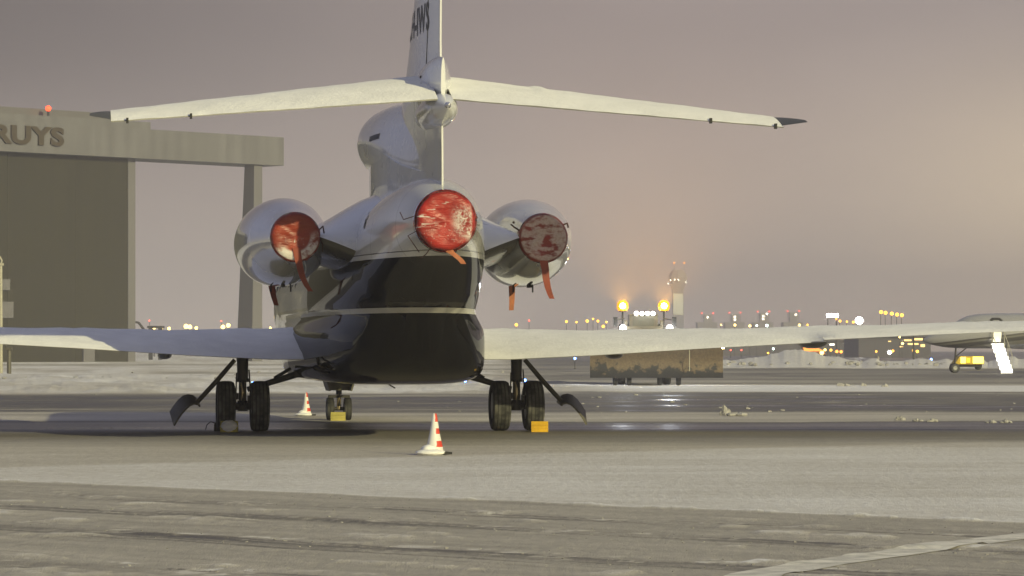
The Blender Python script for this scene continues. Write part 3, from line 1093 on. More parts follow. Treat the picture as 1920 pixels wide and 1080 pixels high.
for sgn in (1, -1):
    gy = sgn * 2.24
    gp = bpy.data.objects.new('main_landing_gear', None)
    COL.objects.link(gp)
    gp.parent = jet
    for dy in (-.275, .275):
        mb = MB()
        wheel(mb, (0, 0, 0), .41, .30)
        mb.build('wheel', [TYRE, RIM], gp, angle=35, loc=(0, gy + dy, .408))
    mb = MB()
    mb.tube([(0, gy, 1.4), (0, gy, 1.22), (0, gy, .84)], [.10, .095, .088], 16)
    mb.tube([(0, gy, .86), (0, gy, .80)], [.105, .105], 16)
    mb.tube([(0, gy, .82), (0, gy, .40)], .062, 14, mat=1)
    mb.tube([(0, gy, .5), (0, gy, .33)], .085, 12)
    mb.tube([(0, gy - .2, .408), (0, gy + .2, .408)], .06, 12)
    mb.tube([(-.09, gy, .82), (-.24, gy, .64), (-.09, gy, .44)], [.03, .026, .03], 8)
    mb.tube([(-.07, gy + .1, .95), (-.1, gy + .11, .7), (-.12, gy + .12, .45)], .012, 6)
    mb.tube([(-.07, gy - .1, 1.0), (-.1, gy - .12, .66), (-.1, gy - .14, .42)], .012, 6)
    mb.box((-.13, gy - .14, .46), (.06, gy - .08, .58))
    mb.box((-.13, gy + .07, .52), (.05, gy + .13, .62))
    mb.build('strut', [GEAR, BRASS], gp)
    mb = MB()
    mb.tube([(.1, sgn * 1.18, .98), (.08, sgn * 1.5, .88), (.02, sgn * 2.16, .68)], [.06, .055, .045], 10)
    mb.box((.0, sgn * 1.32 - .08, .87), (.16, sgn * 1.32 + .08, 1.02))
    mb.tube([(.14, sgn * 1.45, 1.02), (.12, sgn * 1.72, .86)], .028, 8)
    mb.build('side_brace', GEAR, gp)
    # leg door hanging outboard: long arm and a curved panel at its foot
    mb = MB()
    mb.tube([(-.06, gy + sgn * .13, 1.16), (-.06, gy + sgn * .42, .82), (-.08, gy + sgn * .735, .48)], [.04, .046, .042], 10, sq=(1.3, .9))
    prof = [(.70, .455), (.735, .525), (.80, .575), (.875, .588), (.95, .568), (1.03, .50), (1.10, .41), (1.165, .31)]
    secs = []
    for i, (py, pz) in enumerate(prof):
        f = i / (len(prof) - 1)
        hf = .05 + .16 * min(1, f * 1.6)
        d0 = Vector(prof[max(i - 1, 0)])
        d1 = Vector(prof[min(i + 1, len(prof) - 1)])
        tg = (d1 - d0).normalized()
        nn = Vector((-tg.y, tg.x)) * .014
        fr = Vector((.20, gy + sgn * py, pz))
        bk = Vector((-.30, gy + sgn * (py - .05 * f), pz - hf))
        nv = Vector((0, sgn * nn.x, nn.y))
        secs.append([fr - nv, bk - nv, bk + nv, fr + nv])
    mb.loft(secs)
    mb.build('gear_door', DOORM, gp)

gp = bpy.data.objects.new('nose_landing_gear', None)
COL.objects.link(gp)
gp.parent = jet
NX = 8.53
for dy in (-.165, .165):
    mb = MB()
    wheel(mb, (0, 0, 0), .215, .14)
    mb.build('wheel', [TYRE, RIM], gp, angle=35, loc=(NX, dy, .213))
mb = MB()
mb.tube([(NX, 0, 1.1), (NX, 0, .48)], .055, 12)
mb.tube([(NX, 0, .5), (NX, 0, .2)], .04, 12, mat=1)
mb.tube([(NX, -.12, .213), (NX, .12, .213)], .035, 10)
mb.tube([(NX - .05, 0, .55), (NX - .2, 0, .42), (NX - .05, 0, .28)], .025, 8)
mb.box((NX - .08, -.2, .42), (NX + .05, .2, .47))
mb.build('strut', [GEAR, BRASS], gp)
for sgn in (1, -1):
    mb = MB()
    mb.hexa([(NX - .5, sgn * .30, .92), (NX - .5, sgn * .18, .56), (NX + .5, sgn * .18, .56), (NX + .5, sgn * .30, .92), (NX - .5, sgn * .33, .92), (NX - .5, sgn * .21, .55), (NX + .5, sgn * .21, .55), (NX + .5, sgn * .33, .92)])
    mb.build('gear_door', DOORM, gp, smooth=False)
mb = MB()
mb.box((NX - .16, -.22, .56), (NX - .1, .22, .72))
mb.build('torque_link_cover', DOORM, gp, smooth=False)
# belly blade antenna, drain masts
mb = MB()
mb.strip([(5.2, -.42, .90), (5.1, -.62, .70), (5.05, -.72, .64)], (.25, 0, 0), .02)
mb.build('belly_antenna', BLACKP, fus, smooth=False)
# beacon on belly and thin wires on the tail
mb = MB()
mb.tube([(-5.9, -.22, 1.74), (-5.2, -.30, 1.46), (-4.9, -.34, 1.34)], .006, 5)
mb.build('drain_line', CHROME, fus)


# ------------------------------------------------------------------ engine covers (lifted off, so things of their own)
def curved_ribbon(mb, pts, wd, side, mat=0, twist=0.0):
    secs = []
    pts = [Vector(p) for p in pts]
    for i, p in enumerate(pts):
        f = i / (len(pts) - 1)
        s = Vector(side).normalized()
        s = Matrix.Rotation(twist * f, 3, 'Z') @ s
        wv = s * wd * (1 - .35 * f) / 2
        th = Vector((.004, 0, 0))
        secs.append([p - wv - th, p + wv - th, p + wv + th, p - wv + th])
    mb.loft(secs, mat=mat)


def engine_cover(name_label, c, ax, r, mat, seed, ribbon):
    """c: centre in jet space; root sits at the cover so object coordinates are centred on it"""
    root = thing('engine_cover', name_label, 'engine cover', JM @ Vector(c), JROT)
    rnd = random.Random(seed)
    mb = MB()
    n = 64
    ph = [rnd.uniform(0, 6.28) for _ in range(8)]
    rings = []
    for rr, bx in ((.04, -.015), (.12, -.018), (.22, -.022), (.34, -.028), (.46, -.034), (.58, -.04), (.70, -.045), (.82, -.048), (.92, -.042), (.985, -.02), (1.015, .02), (1.03, .09), (1.05, .14)):
        ring = []
        for k in range(n):
            a = 2 * math.pi * k / n
            wr = (math.sin(9 * a + ph[0] + 3 * rr) + .7 * math.sin(14 * a + ph[1] - 5 * rr) + .5 * math.sin(5 * a + ph[2]))
            bump = .0035 * wr * rr * rr * (1 if rr < 1 else .4)
            cr = .009 * math.sin(13 * (rr * math.sin(a)) + 4 * rr * math.cos(a) + ph[3]) + .006 * math.sin(9 * rr * math.cos(a) - 15 * rr * math.sin(a) + ph[4])
            rad = r * rr * (1 + (.012 * wr if rr > .95 else 0))
            ring.append((bx - .0 + bump + cr * (1 - rr * .6) if rr < 1 else bx, rad * math.cos(a), rad * math.sin(a)))
        rings.append(ring)
    mb.loft(rings, True, False)
    mb.build('cover_disc', mat, root, angle=80)
    hem = MB()
    hem.lathe([(r * 1.018, .03), (r * 1.03, .035), (r * 1.036, .05), (r * 1.03, .065), (r * 1.022, .07)], (0, 0, 0), (1, 0, 0), 56)
    hem.build('hem_cord', STRAP, root)
    if ribbon:
        mb = MB()
        curved_ribbon(mb, ribbon['pts'], ribbon['w'], (0, 1, 0), twist=.3)
        mb.build('ribbon', ribbon['m'], root)
    return root


ec = engine_cover('red cover tied over the centre exhaust under the fin, lightly streaked with snow', (-9.70, 0, 3.06), None, .392, cover_mat('cover_red_centre', (0.34, 0.020, 0.012), 'centre'), 3,
                  dict(pts=[(.05, -.03, -.36), (.02, -.06, -.42), (-.01, -.13, -.47), (0, -.20, -.53), (.03, -.24, -.58)], w=.12, m=RIBO))
mb = MB()
for (ya, za, yb, zb, yc, zc2) in ((.43, .06, .56, .02, .60, .12), (.40, -.14, .50, -.20, .34, -.42), (-.40, .0, -.44, .05, -.41, .16), (.20, -.36, .26, -.45, .32, -.50), (-.16, -.38, -.12, -.46, -.18, -.52)):
    mb.tube([(.05, ya, za), (.10 + abs(yb) * .1, yb, zb), (.22, yc, zc2)], .007, 5)
build_each(mb, 'strap', STRAP, ec)
el = engine_cover('dark red cover on the left engine exhaust with thick snow along its lower rim', (-6.30, 1.80, 2.945), None, .352, cover_mat('cover_red_left', (0.27, 0.036, 0.014), 'left'), 5,
                  dict(pts=[(-.05, -.01, -.16), (-.07, -.03, -.30), (-.06, -.06, -.44), (-.03, -.10, -.58), (.0, -.16, -.70), (.03, -.22, -.78)], w=.115, m=RIB))
mb = MB()
mb.tube([(.02, -.33, .1), (.06, -.40, .16), (.10, -.42, .06)], .012, 5)
mb.tube([(.02, -.35, -.02), (.10, -.40, -.1), (.16, -.40, -.2)], .008, 5)
build_each(mb, 'strap', STRAP, el)
er = engine_cover('red cover on the right engine exhaust mostly hidden under thin snow', (-6.30, -1.80, 2.945), None, .352, cover_mat('cover_red_right', (0.19, 0.020, 0.015), 'right'), 9,
                  dict(pts=[(-.04, .0, -.33), (-.06, -.02, -.46), (-.06, -.03, -.58), (-.04, -.06, -.72), (-.0, -.10, -.82), (.02, -.13, -.88)], w=.12, m=RIB))
mb = MB()
mb.tube([(.02, .33, .1), (.08, .42, .16), (.12, .46, .2)], .013, 5)
mb.ball((.12, .42, .23), .018, 6)
mb.tube([(.04, -.30, .2), (.06, -.36, .22), (.10, -.38, .16)], .014, 5)
build_each(mb, 'strap', STRAP, er)
# intake covers in front of the side engines: only their hanging ribbons show below the nacelles
for sgn, lab, rp, rm in ((1, 'red intake cover of the left engine, its ribbon hanging below the nacelle', [(.06, .02, -.50), (.02, .0, -.66), (.02, -.03, -.80), (.03, -.07, -.93)], RIB),
                         (-1, 'red intake cover of the right engine, its ribbon hanging straight below the nacelle', [(.06, .0, -.50), (.02, .0, -.68), (.02, -.0, -.84), (.02, .01, -1.00)], RIBO)):
    root = thing('intake_cover', lab, 'engine cover', JM @ Vector((-2.12, sgn * 1.89, 2.945)), JROT)
    mb = MB()
    mb.lathe([(.001, .06), (.3, .055), (.50, .03), (.555, -.02), (.57, -.10)], (0, 0, 0), (1, 0, 0), 40)
    mb.build('cover_disc', RIB, root)
    mb = MB()
    curved_ribbon(mb, rp, .11, (0, 1, 0))
    mb.build('ribbon', rm, root)
# red tag taped on the tail underside
mb = MB()
mb.box((-.16, -.012, -.055), (.16, .012, .055), rot=Matrix.Rotation(R(-24), 3, 'Y'))
tg = mb.build('pitot_tag', RIB, smooth=False)
tg.matrix_world = JM @ Matrix.Translation((-5.9, -.46, 1.93)) @ Matrix.Rotation(R(-88), 4, 'Z')
tag(tg, 'small red warning tag hanging on the silver waist line under the tail', 'tag')


# ------------------------------------------------------------------ chocks and cones
def chock(u, v, D, wd, h, dp, mats, label, snow=False, cat='wheel chock', rz=0.0):
    root = thing('wheel_chock', label, cat, (GX(u, D), D, 0), rz, None)
    mb = MB()
    hw = wd / 2
    mb.loft([[(s * hw, -dp / 2, 0.0), (s * hw, -dp * .12, h), (s * hw, dp * .12, h), (s * hw, dp / 2, 0.0)] for s in (-1, -.9, .9, 1)])
    for k in (.35, .65):
        mb.box((-hw - .004, -dp / 2 * (1 - k) - .012 - dp * .1 * k, h * k - .008), (hw + .004, -dp / 2 * (1 - k) + .02, h * k + .006))
    mb.build('block', mats, root, angle=30)
    if snow:
        mb = MB()
        mb.ball((0, -.03, h * .45), 1, 9, sc=(hw * 1.03, dp * .45, h * .6), jit=.06)
        mb.build('snow_cap', SNOW, root)
    return root


chock(1012, 806, 54.35, .27, .17, .22, YEL, 'bright yellow wheel chock behind the right main wheels')
chock(634, 789, 62.9, .27, .16, .2, PALEY, 'dull yellow wheel chock behind the nose wheels')
chock(430, 810, 54.2, .28, .18, .22, PALEY, 'snow covered wheel chock against the outer left main wheel', snow=True)
ck = chock(409, 806, 55.0, .12, .14, .2, DOORM, 'small olive chock beside the left main wheel with a rope loop')
mb = MB()
mb.tube([(-.05, 0, .13), (-.12, -.02, .15), (-.18, -.03, .10), (-.20, -.04, .02)], .008, 5)
mb.build('rope', DARK, ck)


def cone_mat():
    m, t, b = material('cone_plastic')
    tcn = t.node('ShaderNodeTexCoord')
    s = t.node('ShaderNodeSeparateXYZ')
    t.l.new(tcn.outputs['Object'], s.inputs[0])
    x, y, z = s.outputs
    band = t.math('MULTIPLY', t.math('GREATER_THAN', z, .09), t.math('LESS_THAN', z, .165))
    for a, b2 in ((.25, .32), (.40, .60)):
        band = t.math('MAXIMUM', band, t.math('MULTIPLY', t.math('GREATER_THAN', z, a), t.math('LESS_THAN', z, b2)))
    n = t.noise(tcn.outputs['Object'], 9.0, 5.0)
    # wind-blown snow frozen to the weather side
    edge = t.math('ADD', x, t.math('MULTIPLY', t.math('SUBTRACT', n, .5), .05))
    edge = t.math('SUBTRACT', edge, t.math('MULTIPLY', t.math('SUBTRACT', .45, z), .06))
    sn = t.smooth(edge, .012, -.002)
    col = t.mix(band, (0.72, 0.70, 0.64), (0.58, 0.045, 0.02))
    col = t.mix(sn, col, (0.80, 0.79, 0.74))
    t.l.new(col, b.inputs['Base Color'])
    b.inputs['Roughness'].default_value = .6
    return m


CONE = cone_mat()


def cone(u, D, label, sc):
    root = thing('traffic_cone', label, 'traffic cone', (GX(u, D), D, 0.01), 0, 'traffic cones round the jet')
    mb = MB()
    mb.lathe([(.115, .03), (.11, .045), (.062, .26), (.032, .46), (.024, .50), (.001, .505)], (0, 0, 0), (0, 0, 1), 28)
    b = mb.build('cone_body', CONE, root)
    mb = MB()
    mb.box((-.17, -.17, 0), (.17, .17, .03), rot=Matrix.Rotation(R(20), 3, 'Z'))
    mb.build('base', DARK, root, smooth=False)
    mb = MB()
    mb.ball((-.05, -.09, .02), 1, 12, sc=(.19, .15, .045), jit=.05)
    mb.ball((-.07, -.05, .05), 1, 10, sc=(.10, .10, .07), jit=.05)
    mb.build('snow_drift', SNOW, root)
    for ch in root.children:
        ch.scale = (sc, sc, sc)
    return root


cone(815, 42.5, 'near red and white traffic cone behind the tail, plastered with snow', 1.02)
cone(574, 67.3, 'far red and white traffic cone by the nose wheels', .92)

# ------------------------------------------------------------------ hangar
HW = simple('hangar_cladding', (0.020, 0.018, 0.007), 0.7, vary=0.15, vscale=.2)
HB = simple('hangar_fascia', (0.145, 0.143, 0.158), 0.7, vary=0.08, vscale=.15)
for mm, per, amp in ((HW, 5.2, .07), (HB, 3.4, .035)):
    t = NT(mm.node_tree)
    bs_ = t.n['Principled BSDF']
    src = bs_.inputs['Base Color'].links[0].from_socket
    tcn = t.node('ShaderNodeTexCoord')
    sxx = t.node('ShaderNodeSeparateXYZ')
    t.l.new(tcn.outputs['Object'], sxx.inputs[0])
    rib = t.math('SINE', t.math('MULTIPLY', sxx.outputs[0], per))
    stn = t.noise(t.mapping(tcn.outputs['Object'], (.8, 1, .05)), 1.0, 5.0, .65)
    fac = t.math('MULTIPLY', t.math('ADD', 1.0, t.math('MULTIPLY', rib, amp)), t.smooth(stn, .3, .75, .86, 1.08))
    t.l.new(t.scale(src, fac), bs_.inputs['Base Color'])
HB2 = simple('hangar_fascia_upper', (0.13, 0.125, 0.135), 0.7, vary=0.08, vscale=.15)
HC1 = simple('column_cladding', (0.14, 0.136, 0.150), 0.7, vary=0.08, vscale=.3)
HLET = simple('bronze_letters', (0.045, 0.032, 0.012), 0.6)
REDL = lamp('red_lamp', (1.0, 0.05, 0.015), 6.0)
HO = P(530, 655, 378)                    # foot of the right end of the fascia
HO.z = 0
hd = Vector((27.4, 28.0, 0)).normalized()
hang = thing('hangar', 'long tall hangar with dark olive doors and a grey fascia reading RUYS', 'hangar', HO, math.atan2(hd.y, hd.x))
# local x runs along the front, towards the right end at 0; local -y faces us
Lh = 120.0


def hx(u):
    """local x along the fascia for photo column u"""
    # point HO + hd*t with (x)/(y) = (u-960)/F
    k = (u - 960) / F
    return (k * HO.y - HO.x) / (hd.x - k * hd.y)


def hz(u, v):
    t = hx(u)
    D = HO.y + hd.y * t
    return CH - (v - HZ) * D / F


zb = hz(300, 299)
zt_low = hz(400, 250)
zt_hi = hz(150, 223)
xs_ = hx(285)
xw = hx(251) + .95
mb = MB()
mb.box((-Lh, -.2, zb), (0, 5.0, zt_low))
mb.box((-Lh, .25, zt_low), (xs_, 5.0, hz(285, 229)))
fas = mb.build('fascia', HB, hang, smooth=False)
mb = MB()
mb.box((-Lh, 3.0, hz(200, 226)), (hx(262), 60, hz(100, 201)))
mb.build('roof', HB2, hang, smooth=False)
mb = MB()
mb.box((-Lh, 1.0, 0), (xw - 1.0, 55, zb + .3))
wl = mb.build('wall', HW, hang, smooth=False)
mb = MB()
mb.box((xw - 1.0, .9, 0), (xw, 55, zb + .3))
mb.build('end_post', HC1, wl, smooth=False)
mb = MB()
for k in range(10):
    x = xw - 8 - k * 9.0
    mb.box((x - .06, .96, 0), (x + .06, 1.02, zb))
mb.build('door_joint', simple('door_joint_paint', (.026, .023, .010), .7), wl, smooth=False)
# tapering column under the right end
xa, xb_, xc = hx(493), hx(473), hx(455)
mb = MB()
xr = hx(494)
mb.hexa([(xr - 1.5, .2, 0), (xr, .2, 0), (xr, 2.9, 0), (xr - 1.5, 2.9, 0), (xr - 1.2, .2, zb + .05), (xr, .2, zb + .05), (xr, 1.8, zb + .05), (xr - 1.2, 1.8, zb + .05)])
mb.build('column', HC1, hang, smooth=False)
# lettering: the photo shows only the end of the word
me = text_mesh('RUYS', 2.55, .12, .10, 1.06)
ob = bpy.data.objects.new('lettering', me)
COL.objects.link(ob)
ob.parent = hang
me.materials.append(HLET)
xl = [v.co.x for v in me.vertices]
tx1 = hx(116)
tx0 = hx(-17)
scx = (tx1 - tx0) / (max(xl) - min(xl))
ob.matrix_local = Matrix.Translation((tx0 - min(xl) * scx, -.33, hz(60, 270))) @ Matrix.Rotation(R(90), 4, 'X') @ Matrix.Diagonal((scx, 1, 1, 1))
mb = MB()
xo = hx(107)
mb.tube([(xo, 1.5, hz(107, 225)), (xo, 1.5, hz(107, 206))], .12, 6)
ol = mb.build('light_mast', DARK, hang)
mb = MB()
mb.ball((xo, 1.5, hz(107, 202)), .30, 8)
mb.build('obstruction_light', REDL, ol)
mb = MB()
for (u, v, s) in ((20, 580, .9), (18, 533, .6), (175, 665, .75)):
    x, z = hx(u), hz(u, v)
    mb.box((x - s, .7, z - s), (x + s, .98, z + s * .9))
build_each(mb, 'wall_box', HC1, wl, smooth=False)

# pale pole at the left edge
PALE = simple('pale_steel', (0.40, 0.38, 0.30), 0.6)
D = 168
pl = thing('lamp_post', 'pale steel lamp post at the left edge in front of the hangar', 'lamp post', (GX(1.5, D), D, 0))
mb = MB()
mb.tube([(0, 0, 0), (0, 0, 5.6)], [.10, .075], 10)
mb.build('pole', PALE, pl)
mb = MB()
mb.tube([(0, 0, 5.55), (.05, 0, 5.75), (-.06, 0, 5.95)], .05, 8)
mb.box((-.12, -.1, 5.5), (.14, .1, 5.62))
mb.build('bracket', PALE, pl, smooth=False)
mb = MB()
mb.tube([(0, 0, 0), (0, 0, 1.35)], .11, 8)
mb.box((-.15, -.15, 1.3), (.15, .15, 1.42))
tag(mb.build('bollard', DOORM, loc=(GX(17, D), D, 0), smooth=False), 'short dark bollard next to the pale lamp post at the left edge', 'bollard')

# ------------------------------------------------------------------ snow plough truck
TD = 125.6
BLADE = None
m, t, b = material('worn_blade_paint')
tcn = t.node('ShaderNodeTexCoord')
s = t.node('ShaderNodeSeparateXYZ')
t.l.new(tcn.outputs['Object'], s.inputs[0])
n = t.noise(tcn.outputs['Object'], 3.2, 7.0, .65)
hgt = t.math('ADD', s.outputs[2], t.math('MULTIPLY', t.math('SUBTRACT', n, .5), 2.0))
col = t.mix(t.smooth(hgt, .68, .56), (0.135, 0.100, 0.062), (0.018, 0.018, 0.022))
t.l.new(t.scale(col, t.smooth(t.noise(tcn.outputs['Object'], 14, 5), .25, .75, .7, 1.25)), b.inputs['Base Color'])
b.inputs['Roughness'].default_value = .6
BLADE = m
TRUCKP = simple('truck_cab_paint', (0.12, 0.11, 0.09), 0.4, coat=.3)
TDARK = simple('truck_dark', (0.02, 0.02, 0.023), 0.6)
AMB = lamp('amber_beacon_glass', (1.0, 0.30, 0.006), 1.9)
AMBC = lamp('amber_beacon_core', (1.0, 0.75, 0.25), 60.0)
WHL = lamp('white_work_lamp', (1.0, 0.97, 0.86), 40.0)
tk = thing('snow_plough_truck', 'airport snow plough truck facing us with two amber beacons and a wide dirty blade', 'snow plough', (GX(1207, TD), TD, 0))


def tz(v):
    return CH - (v - HZ) * TD / F


def tx(u):
    return GX(u, TD) - GX(1207, TD)


mb = MB()
x0, x1 = tx(1168), tx(1250)
mb.hexa([(x0, .8, .9), (x1, .8, .9), (x1, 2.8, .9), (x0, 2.8, .9), (x0 + .1, .95, 2.2), (x1 - .1, .95, 2.2), (x1 - .1, 2.8, 2.2), (x0 + .1, 2.8, 2.2)])
mb.box((x0 + .28, 1.05, 2.2), (x1 - .28, 2.8, tz(588)))
for xx in (x0 + .14, x1 - .14):
    mb.box((xx - .06, .98, 1.9), (xx + .06, 1.1, tz(600)))
cab = mb.build('cab', TRUCKP, tk, smooth=False)
mb = MB()
mb.box((tx(1188), 1.02, 1.65), (tx(1228), 1.045, tz(592)))
WGL = simple('grey_windscreen', (0.10, 0.10, 0.09), 0.1)
mb.build('windscreen', WGL, cab, smooth=False)
for u in (1199, 1204.5 + 5, 1216 + 2, 1228):
    pass
mb = MB()
for u in (1195, 1205.5, 1216, 1226.5):
    mb.ball((tx(u), .98, tz(587)), .075, 8)
build_each(mb, 'roof_lamp', WHL, cab)
mb = MB()
mb.box((tx(1188), 1.0, tz(590.5)), (tx(1234), 1.12, tz(589)))
mb.build('light_rack', TDARK, cab, smooth=False)
for u in (1169, 1247):
    mb = MB()
    mb.tube([(tx(u), 1.0, 2.1), (tx(u), 1.0, tz(581))], .035, 8)
    mb.tube([(tx(u), 1.0, tz(584)), (tx(u), 1.0, tz(581))], .13, 12)
    st_ = mb.build('beacon_stand', TDARK, tk)
    mb = MB()
    mb.lathe([(.17, -.04), (.22, .08), (.21, .24), (.12, .34), (.001, .36)], (tx(u), 1.0, tz(580)), (0, 0, 1), 16)
    mb.build('beacon', AMB, st_)
    mb = MB()
    mb.ball((tx(u), .80, tz(573)), .11, 8)
    mb.build('beacon_lamp', AMBC, st_)
    bs = bpy.data.lights.new('beacon_beam', 'SPOT')
    bs.energy = 8500
    bs.color = (1.0, .45, .04)
    bs.spot_size = R(74)
    bs.spot_blend = 1.0
    bs.shadow_soft_size = .08
    bo = bpy.data.objects.new('beacon_beam', bs)
    COL.objects.link(bo)
    bo.parent = st_
    bo.location = (tx(u), .62, tz(573))
    bo.rotation_euler = (R(125), 0, R(180))
for u in (1155, 1266):
    mb = MB()
    mb.box((tx(u) - .08, .75, tz(612)), (tx(u) + .08, .83, tz(594)))
    mb.tube([(tx(u), .8, tz(600)), (tx(1172) if u < 1200 else tx(1246), .95, tz(597))], .025, 6)
    mb.build('mirror', TDARK, tk, smooth=False)
for u in (1169, 1257):
    mb = MB()
    mb.ball((tx(u), .55, tz(615)), .12, 8)
    mb.tube([(tx(u), .62, tz(616)), (tx(u), .75, 1.7)], .03, 6)
    mb.build('headlight', WHL, tk)
mb = MB()
mb.box((x0 + .15, .9, .45), (x1 - .15, 6.5, .95))
mb.box((x0 + .05, 2.9, 1.0), (x1 - .05, 6.6, 2.3))
mb.box((-.5, -.9, .5), (.5, .9, .75))
mb.build('chassis', TDARK, tk, smooth=False)
for yy in (1.6, 5.2):
    for xx in (tx(1168), tx(1254)):
        mb = MB()
        mb.lathe([(.001, -.13), (.28, -.14), (.44, -.14), (.48, -.08), (.48, .08), (.44, .14), (.28, .14), (.001, .13)], (xx, yy, .48), (1, 0, 0), 24)
        mb.build('wheel', TYRE, tk)
bz0, bz1 = tz(708), tz(652.5)
mb = MB()
secs = []
for i in range(15):
    x = tx(1105) + (tx(1352) - tx(1105)) * i / 14
    ring = []
    for k in range(7):
        f = k / 6
        ring.append((x, -1.3 + .28 * math.sin(math.pi * f) - .12 * f, bz0 + (bz1 - bz0) * f))
    ring += [(p[0], p[1] + .06, p[2]) for p in ring[::-1]]
    secs.append(ring)
mb.loft(secs)
bl = mb.build('plough_blade', BLADE, tk)
mb = MB()
for u in (1152, 1178, 1235, 1270):
    mb.lathe([(.001, -.09), (.16, -.09), (.19, -.05), (.19, .05), (.16, .09), (.001, .09)], (tx(u), -.85, .19), (1, 0, 0), 18)
    mb.box((tx(u) - .05, -.9, .2), (tx(u) + .05, -.8, .6))
mb.box((tx(1150), -.95, .33), (tx(1187), -.75, .5))
mb.box((tx(1233), -.95, .33), (tx(1276), -.75, .5))
build_each(mb, 'castor', TDARK, bl)
mb = MB()
for u in (1289,):
    mb.tube([(tx(u), -1.42, bz0 + .25), (tx(u), -1.36, bz1 + .1)], .015, 6)
mb.build('marker_rod', PALE, bl)
mb = MB()
for u in (1302, 1351):
    mb.ball((tx(u), -1.4, bz1 + (.04 if u < 1340 else .02)), .05, 6)
build_each(mb, 'marker_light', AMBC, bl)
for u in (1169, 1257):
    sp = bpy.data.lights.new('headlight_beam', 'SPOT')
    sp.energy = 600
    sp.color = (.86, .92, 1.0)
    sp.spot_size = R(125)
    sp.spot_blend = .6
    sp.shadow_soft_size = .1
    so = bpy.data.objects.new('headlight_beam', sp)
    COL.objects.link(so)
    so.parent = tk
    so.location = (tx(u), .35, tz(615))
    so.rotation_euler = (R(62), 0, R(180 + (-38 if u < 1200 else 38)))

# the driver behind the windscreen
SKINM = simple('dark_clothes', (0.05, 0.04, 0.05), 0.8)
FACE = simple('face_skin', (0.22, 0.13, 0.10), 0.6)
mb = MB()
dz = 1.72
prof_t = [(0, 0, .0, .17, .12), (0, 0, .10, .18, .12), (0, 0, .22, .19, .115), (0, 0, .32, .17, .10), (0, 0, .37, .07, .065), (0, 0, .41, .055, .06), (0, -.01, .44, .07, .085), (0, -.01, .50, .082, .10), (0, -.01, .57, .08, .10), (0, 0, .63, .05, .065), (0, 0, .65, .01, .01)]
mb.loft([[(cx + a * math.cos(2 * math.pi * k / 18), cy + b2 * math.sin(2 * math.pi * k / 18), cz) for k in range(18)] for cx, cy, cz, a, b2 in prof_t], matf=lambda i, j: 1 if i >= 5 else 0)
mb.tube([(-.18, 0, .30), (-.25, -.1, .12), (-.16, -.33, .08)], [.055, .048, .035], 10)
mb.tube([(.18, 0, .30), (.25, -.1, .12), (.16, -.33, .08)], [.055, .048, .035], 10)
for sx2 in (-1, 1):
    mb.ball((sx2 * .155, -.36, .08), .04, 6, mat=1)
mb.ball((0, -.115, .505), .018, 6, mat=1)
dr = mb.build('person', [SKINM, FACE])
dr.location = (GX(1208, TD), TD + .82, dz - .35)
dr.location.y = TD + 0.78
tag(dr, 'driver in dark clothes sitting behind the snow plough windscreen', 'person')

# ------------------------------------------------------------------ second jet at the right
JD = 191.0
J2W = simple('second_jet_paint', (0.27, 0.27, 0.285), 0.35, coat=.6, vary=.05)
m, t, b = material('second_jet_livery')
tcn = t.node('ShaderNodeTexCoord')
s = t.node('ShaderNodeSeparateXYZ')
t.l.new(tcn.outputs['Object'], s.inputs[0])
# swooping dark stripes that rise towards the tail
q = t.math('SUBTRACT', s.outputs[2], t.math('MULTIPLY', s.outputs[0], .118))
st1 = t.math('MULTIPLY', t.math('GREATER_THAN', q, 1.52), t.math('LESS_THAN', q, 1.61))
st2 = t.math('MULTIPLY', t.math('GREATER_THAN', q, 1.20), t.math('LESS_THAN', q, 1.42))
lower = t.math('LESS_THAN', q, 1.52)
col = t.mix(lower, (0.27, 0.27, 0.29), (0.15, 0.145, 0.13))
col = t.mix(t.math('MAXIMUM', st1, st2), col, (0.05, 0.048, 0.045))
t.l.new(col, b.inputs['Base Color'])
b.inputs['Roughness'].default_value = .35
b.inputs['Coat Weight'].default_value = .6
J2L = m
NO = P(1730, 655, JD)
NO.z = 0
j2 = thing('small_jet', 'white striped business jet at the right edge with its airstair down and lit', 'airplane', NO, R(8))
S2 = [(0, 1.83, .02, .02, .02), (.12, 1.86, .16, .12, .14), (.5, 1.92, .36, .28, .32), (1.2, 1.96, .60, .56, .50), (1.9, 2.02, .76, .86, .62), (2.6, 2.1, .86, 1.12, .72), (3.5, 2.18, .93, 1.17, .80), (5, 2.22, .96, 1.16, .84), (12, 2.22, .96, 1.16, .84), (15, 2.5, .6, .8, .6), (17, 2.8, .2, .3, .2)]
mb = MB()
mb.loft([[(x, hw * math.cos(2 * math.pi * k / 32), zc + (up if math.sin(2 * math.pi * k / 32) > 0 else dn) * math.sin(2 * math.pi * k / 32)) for k in range(32)] for x in [0, .06, .12, .3, .5, .8, 1.2, 1.55, 1.9, 2.25, 2.6, 3, 3.5, 4.2, 5, 7, 9, 12, 13.5, 15, 16, 17] for (zc, hw, up, dn) in [lerp_table(S2, x)]])
f2 = mb.build('fuselage', J2L, j2, angle=60)


def body2(x, z):
    zc, hw, up, dn = lerp_table(S2, x)
    f = (z - zc) / (up if z > zc else dn)
    return -hw * math.sqrt(max(0, 1 - f * f))


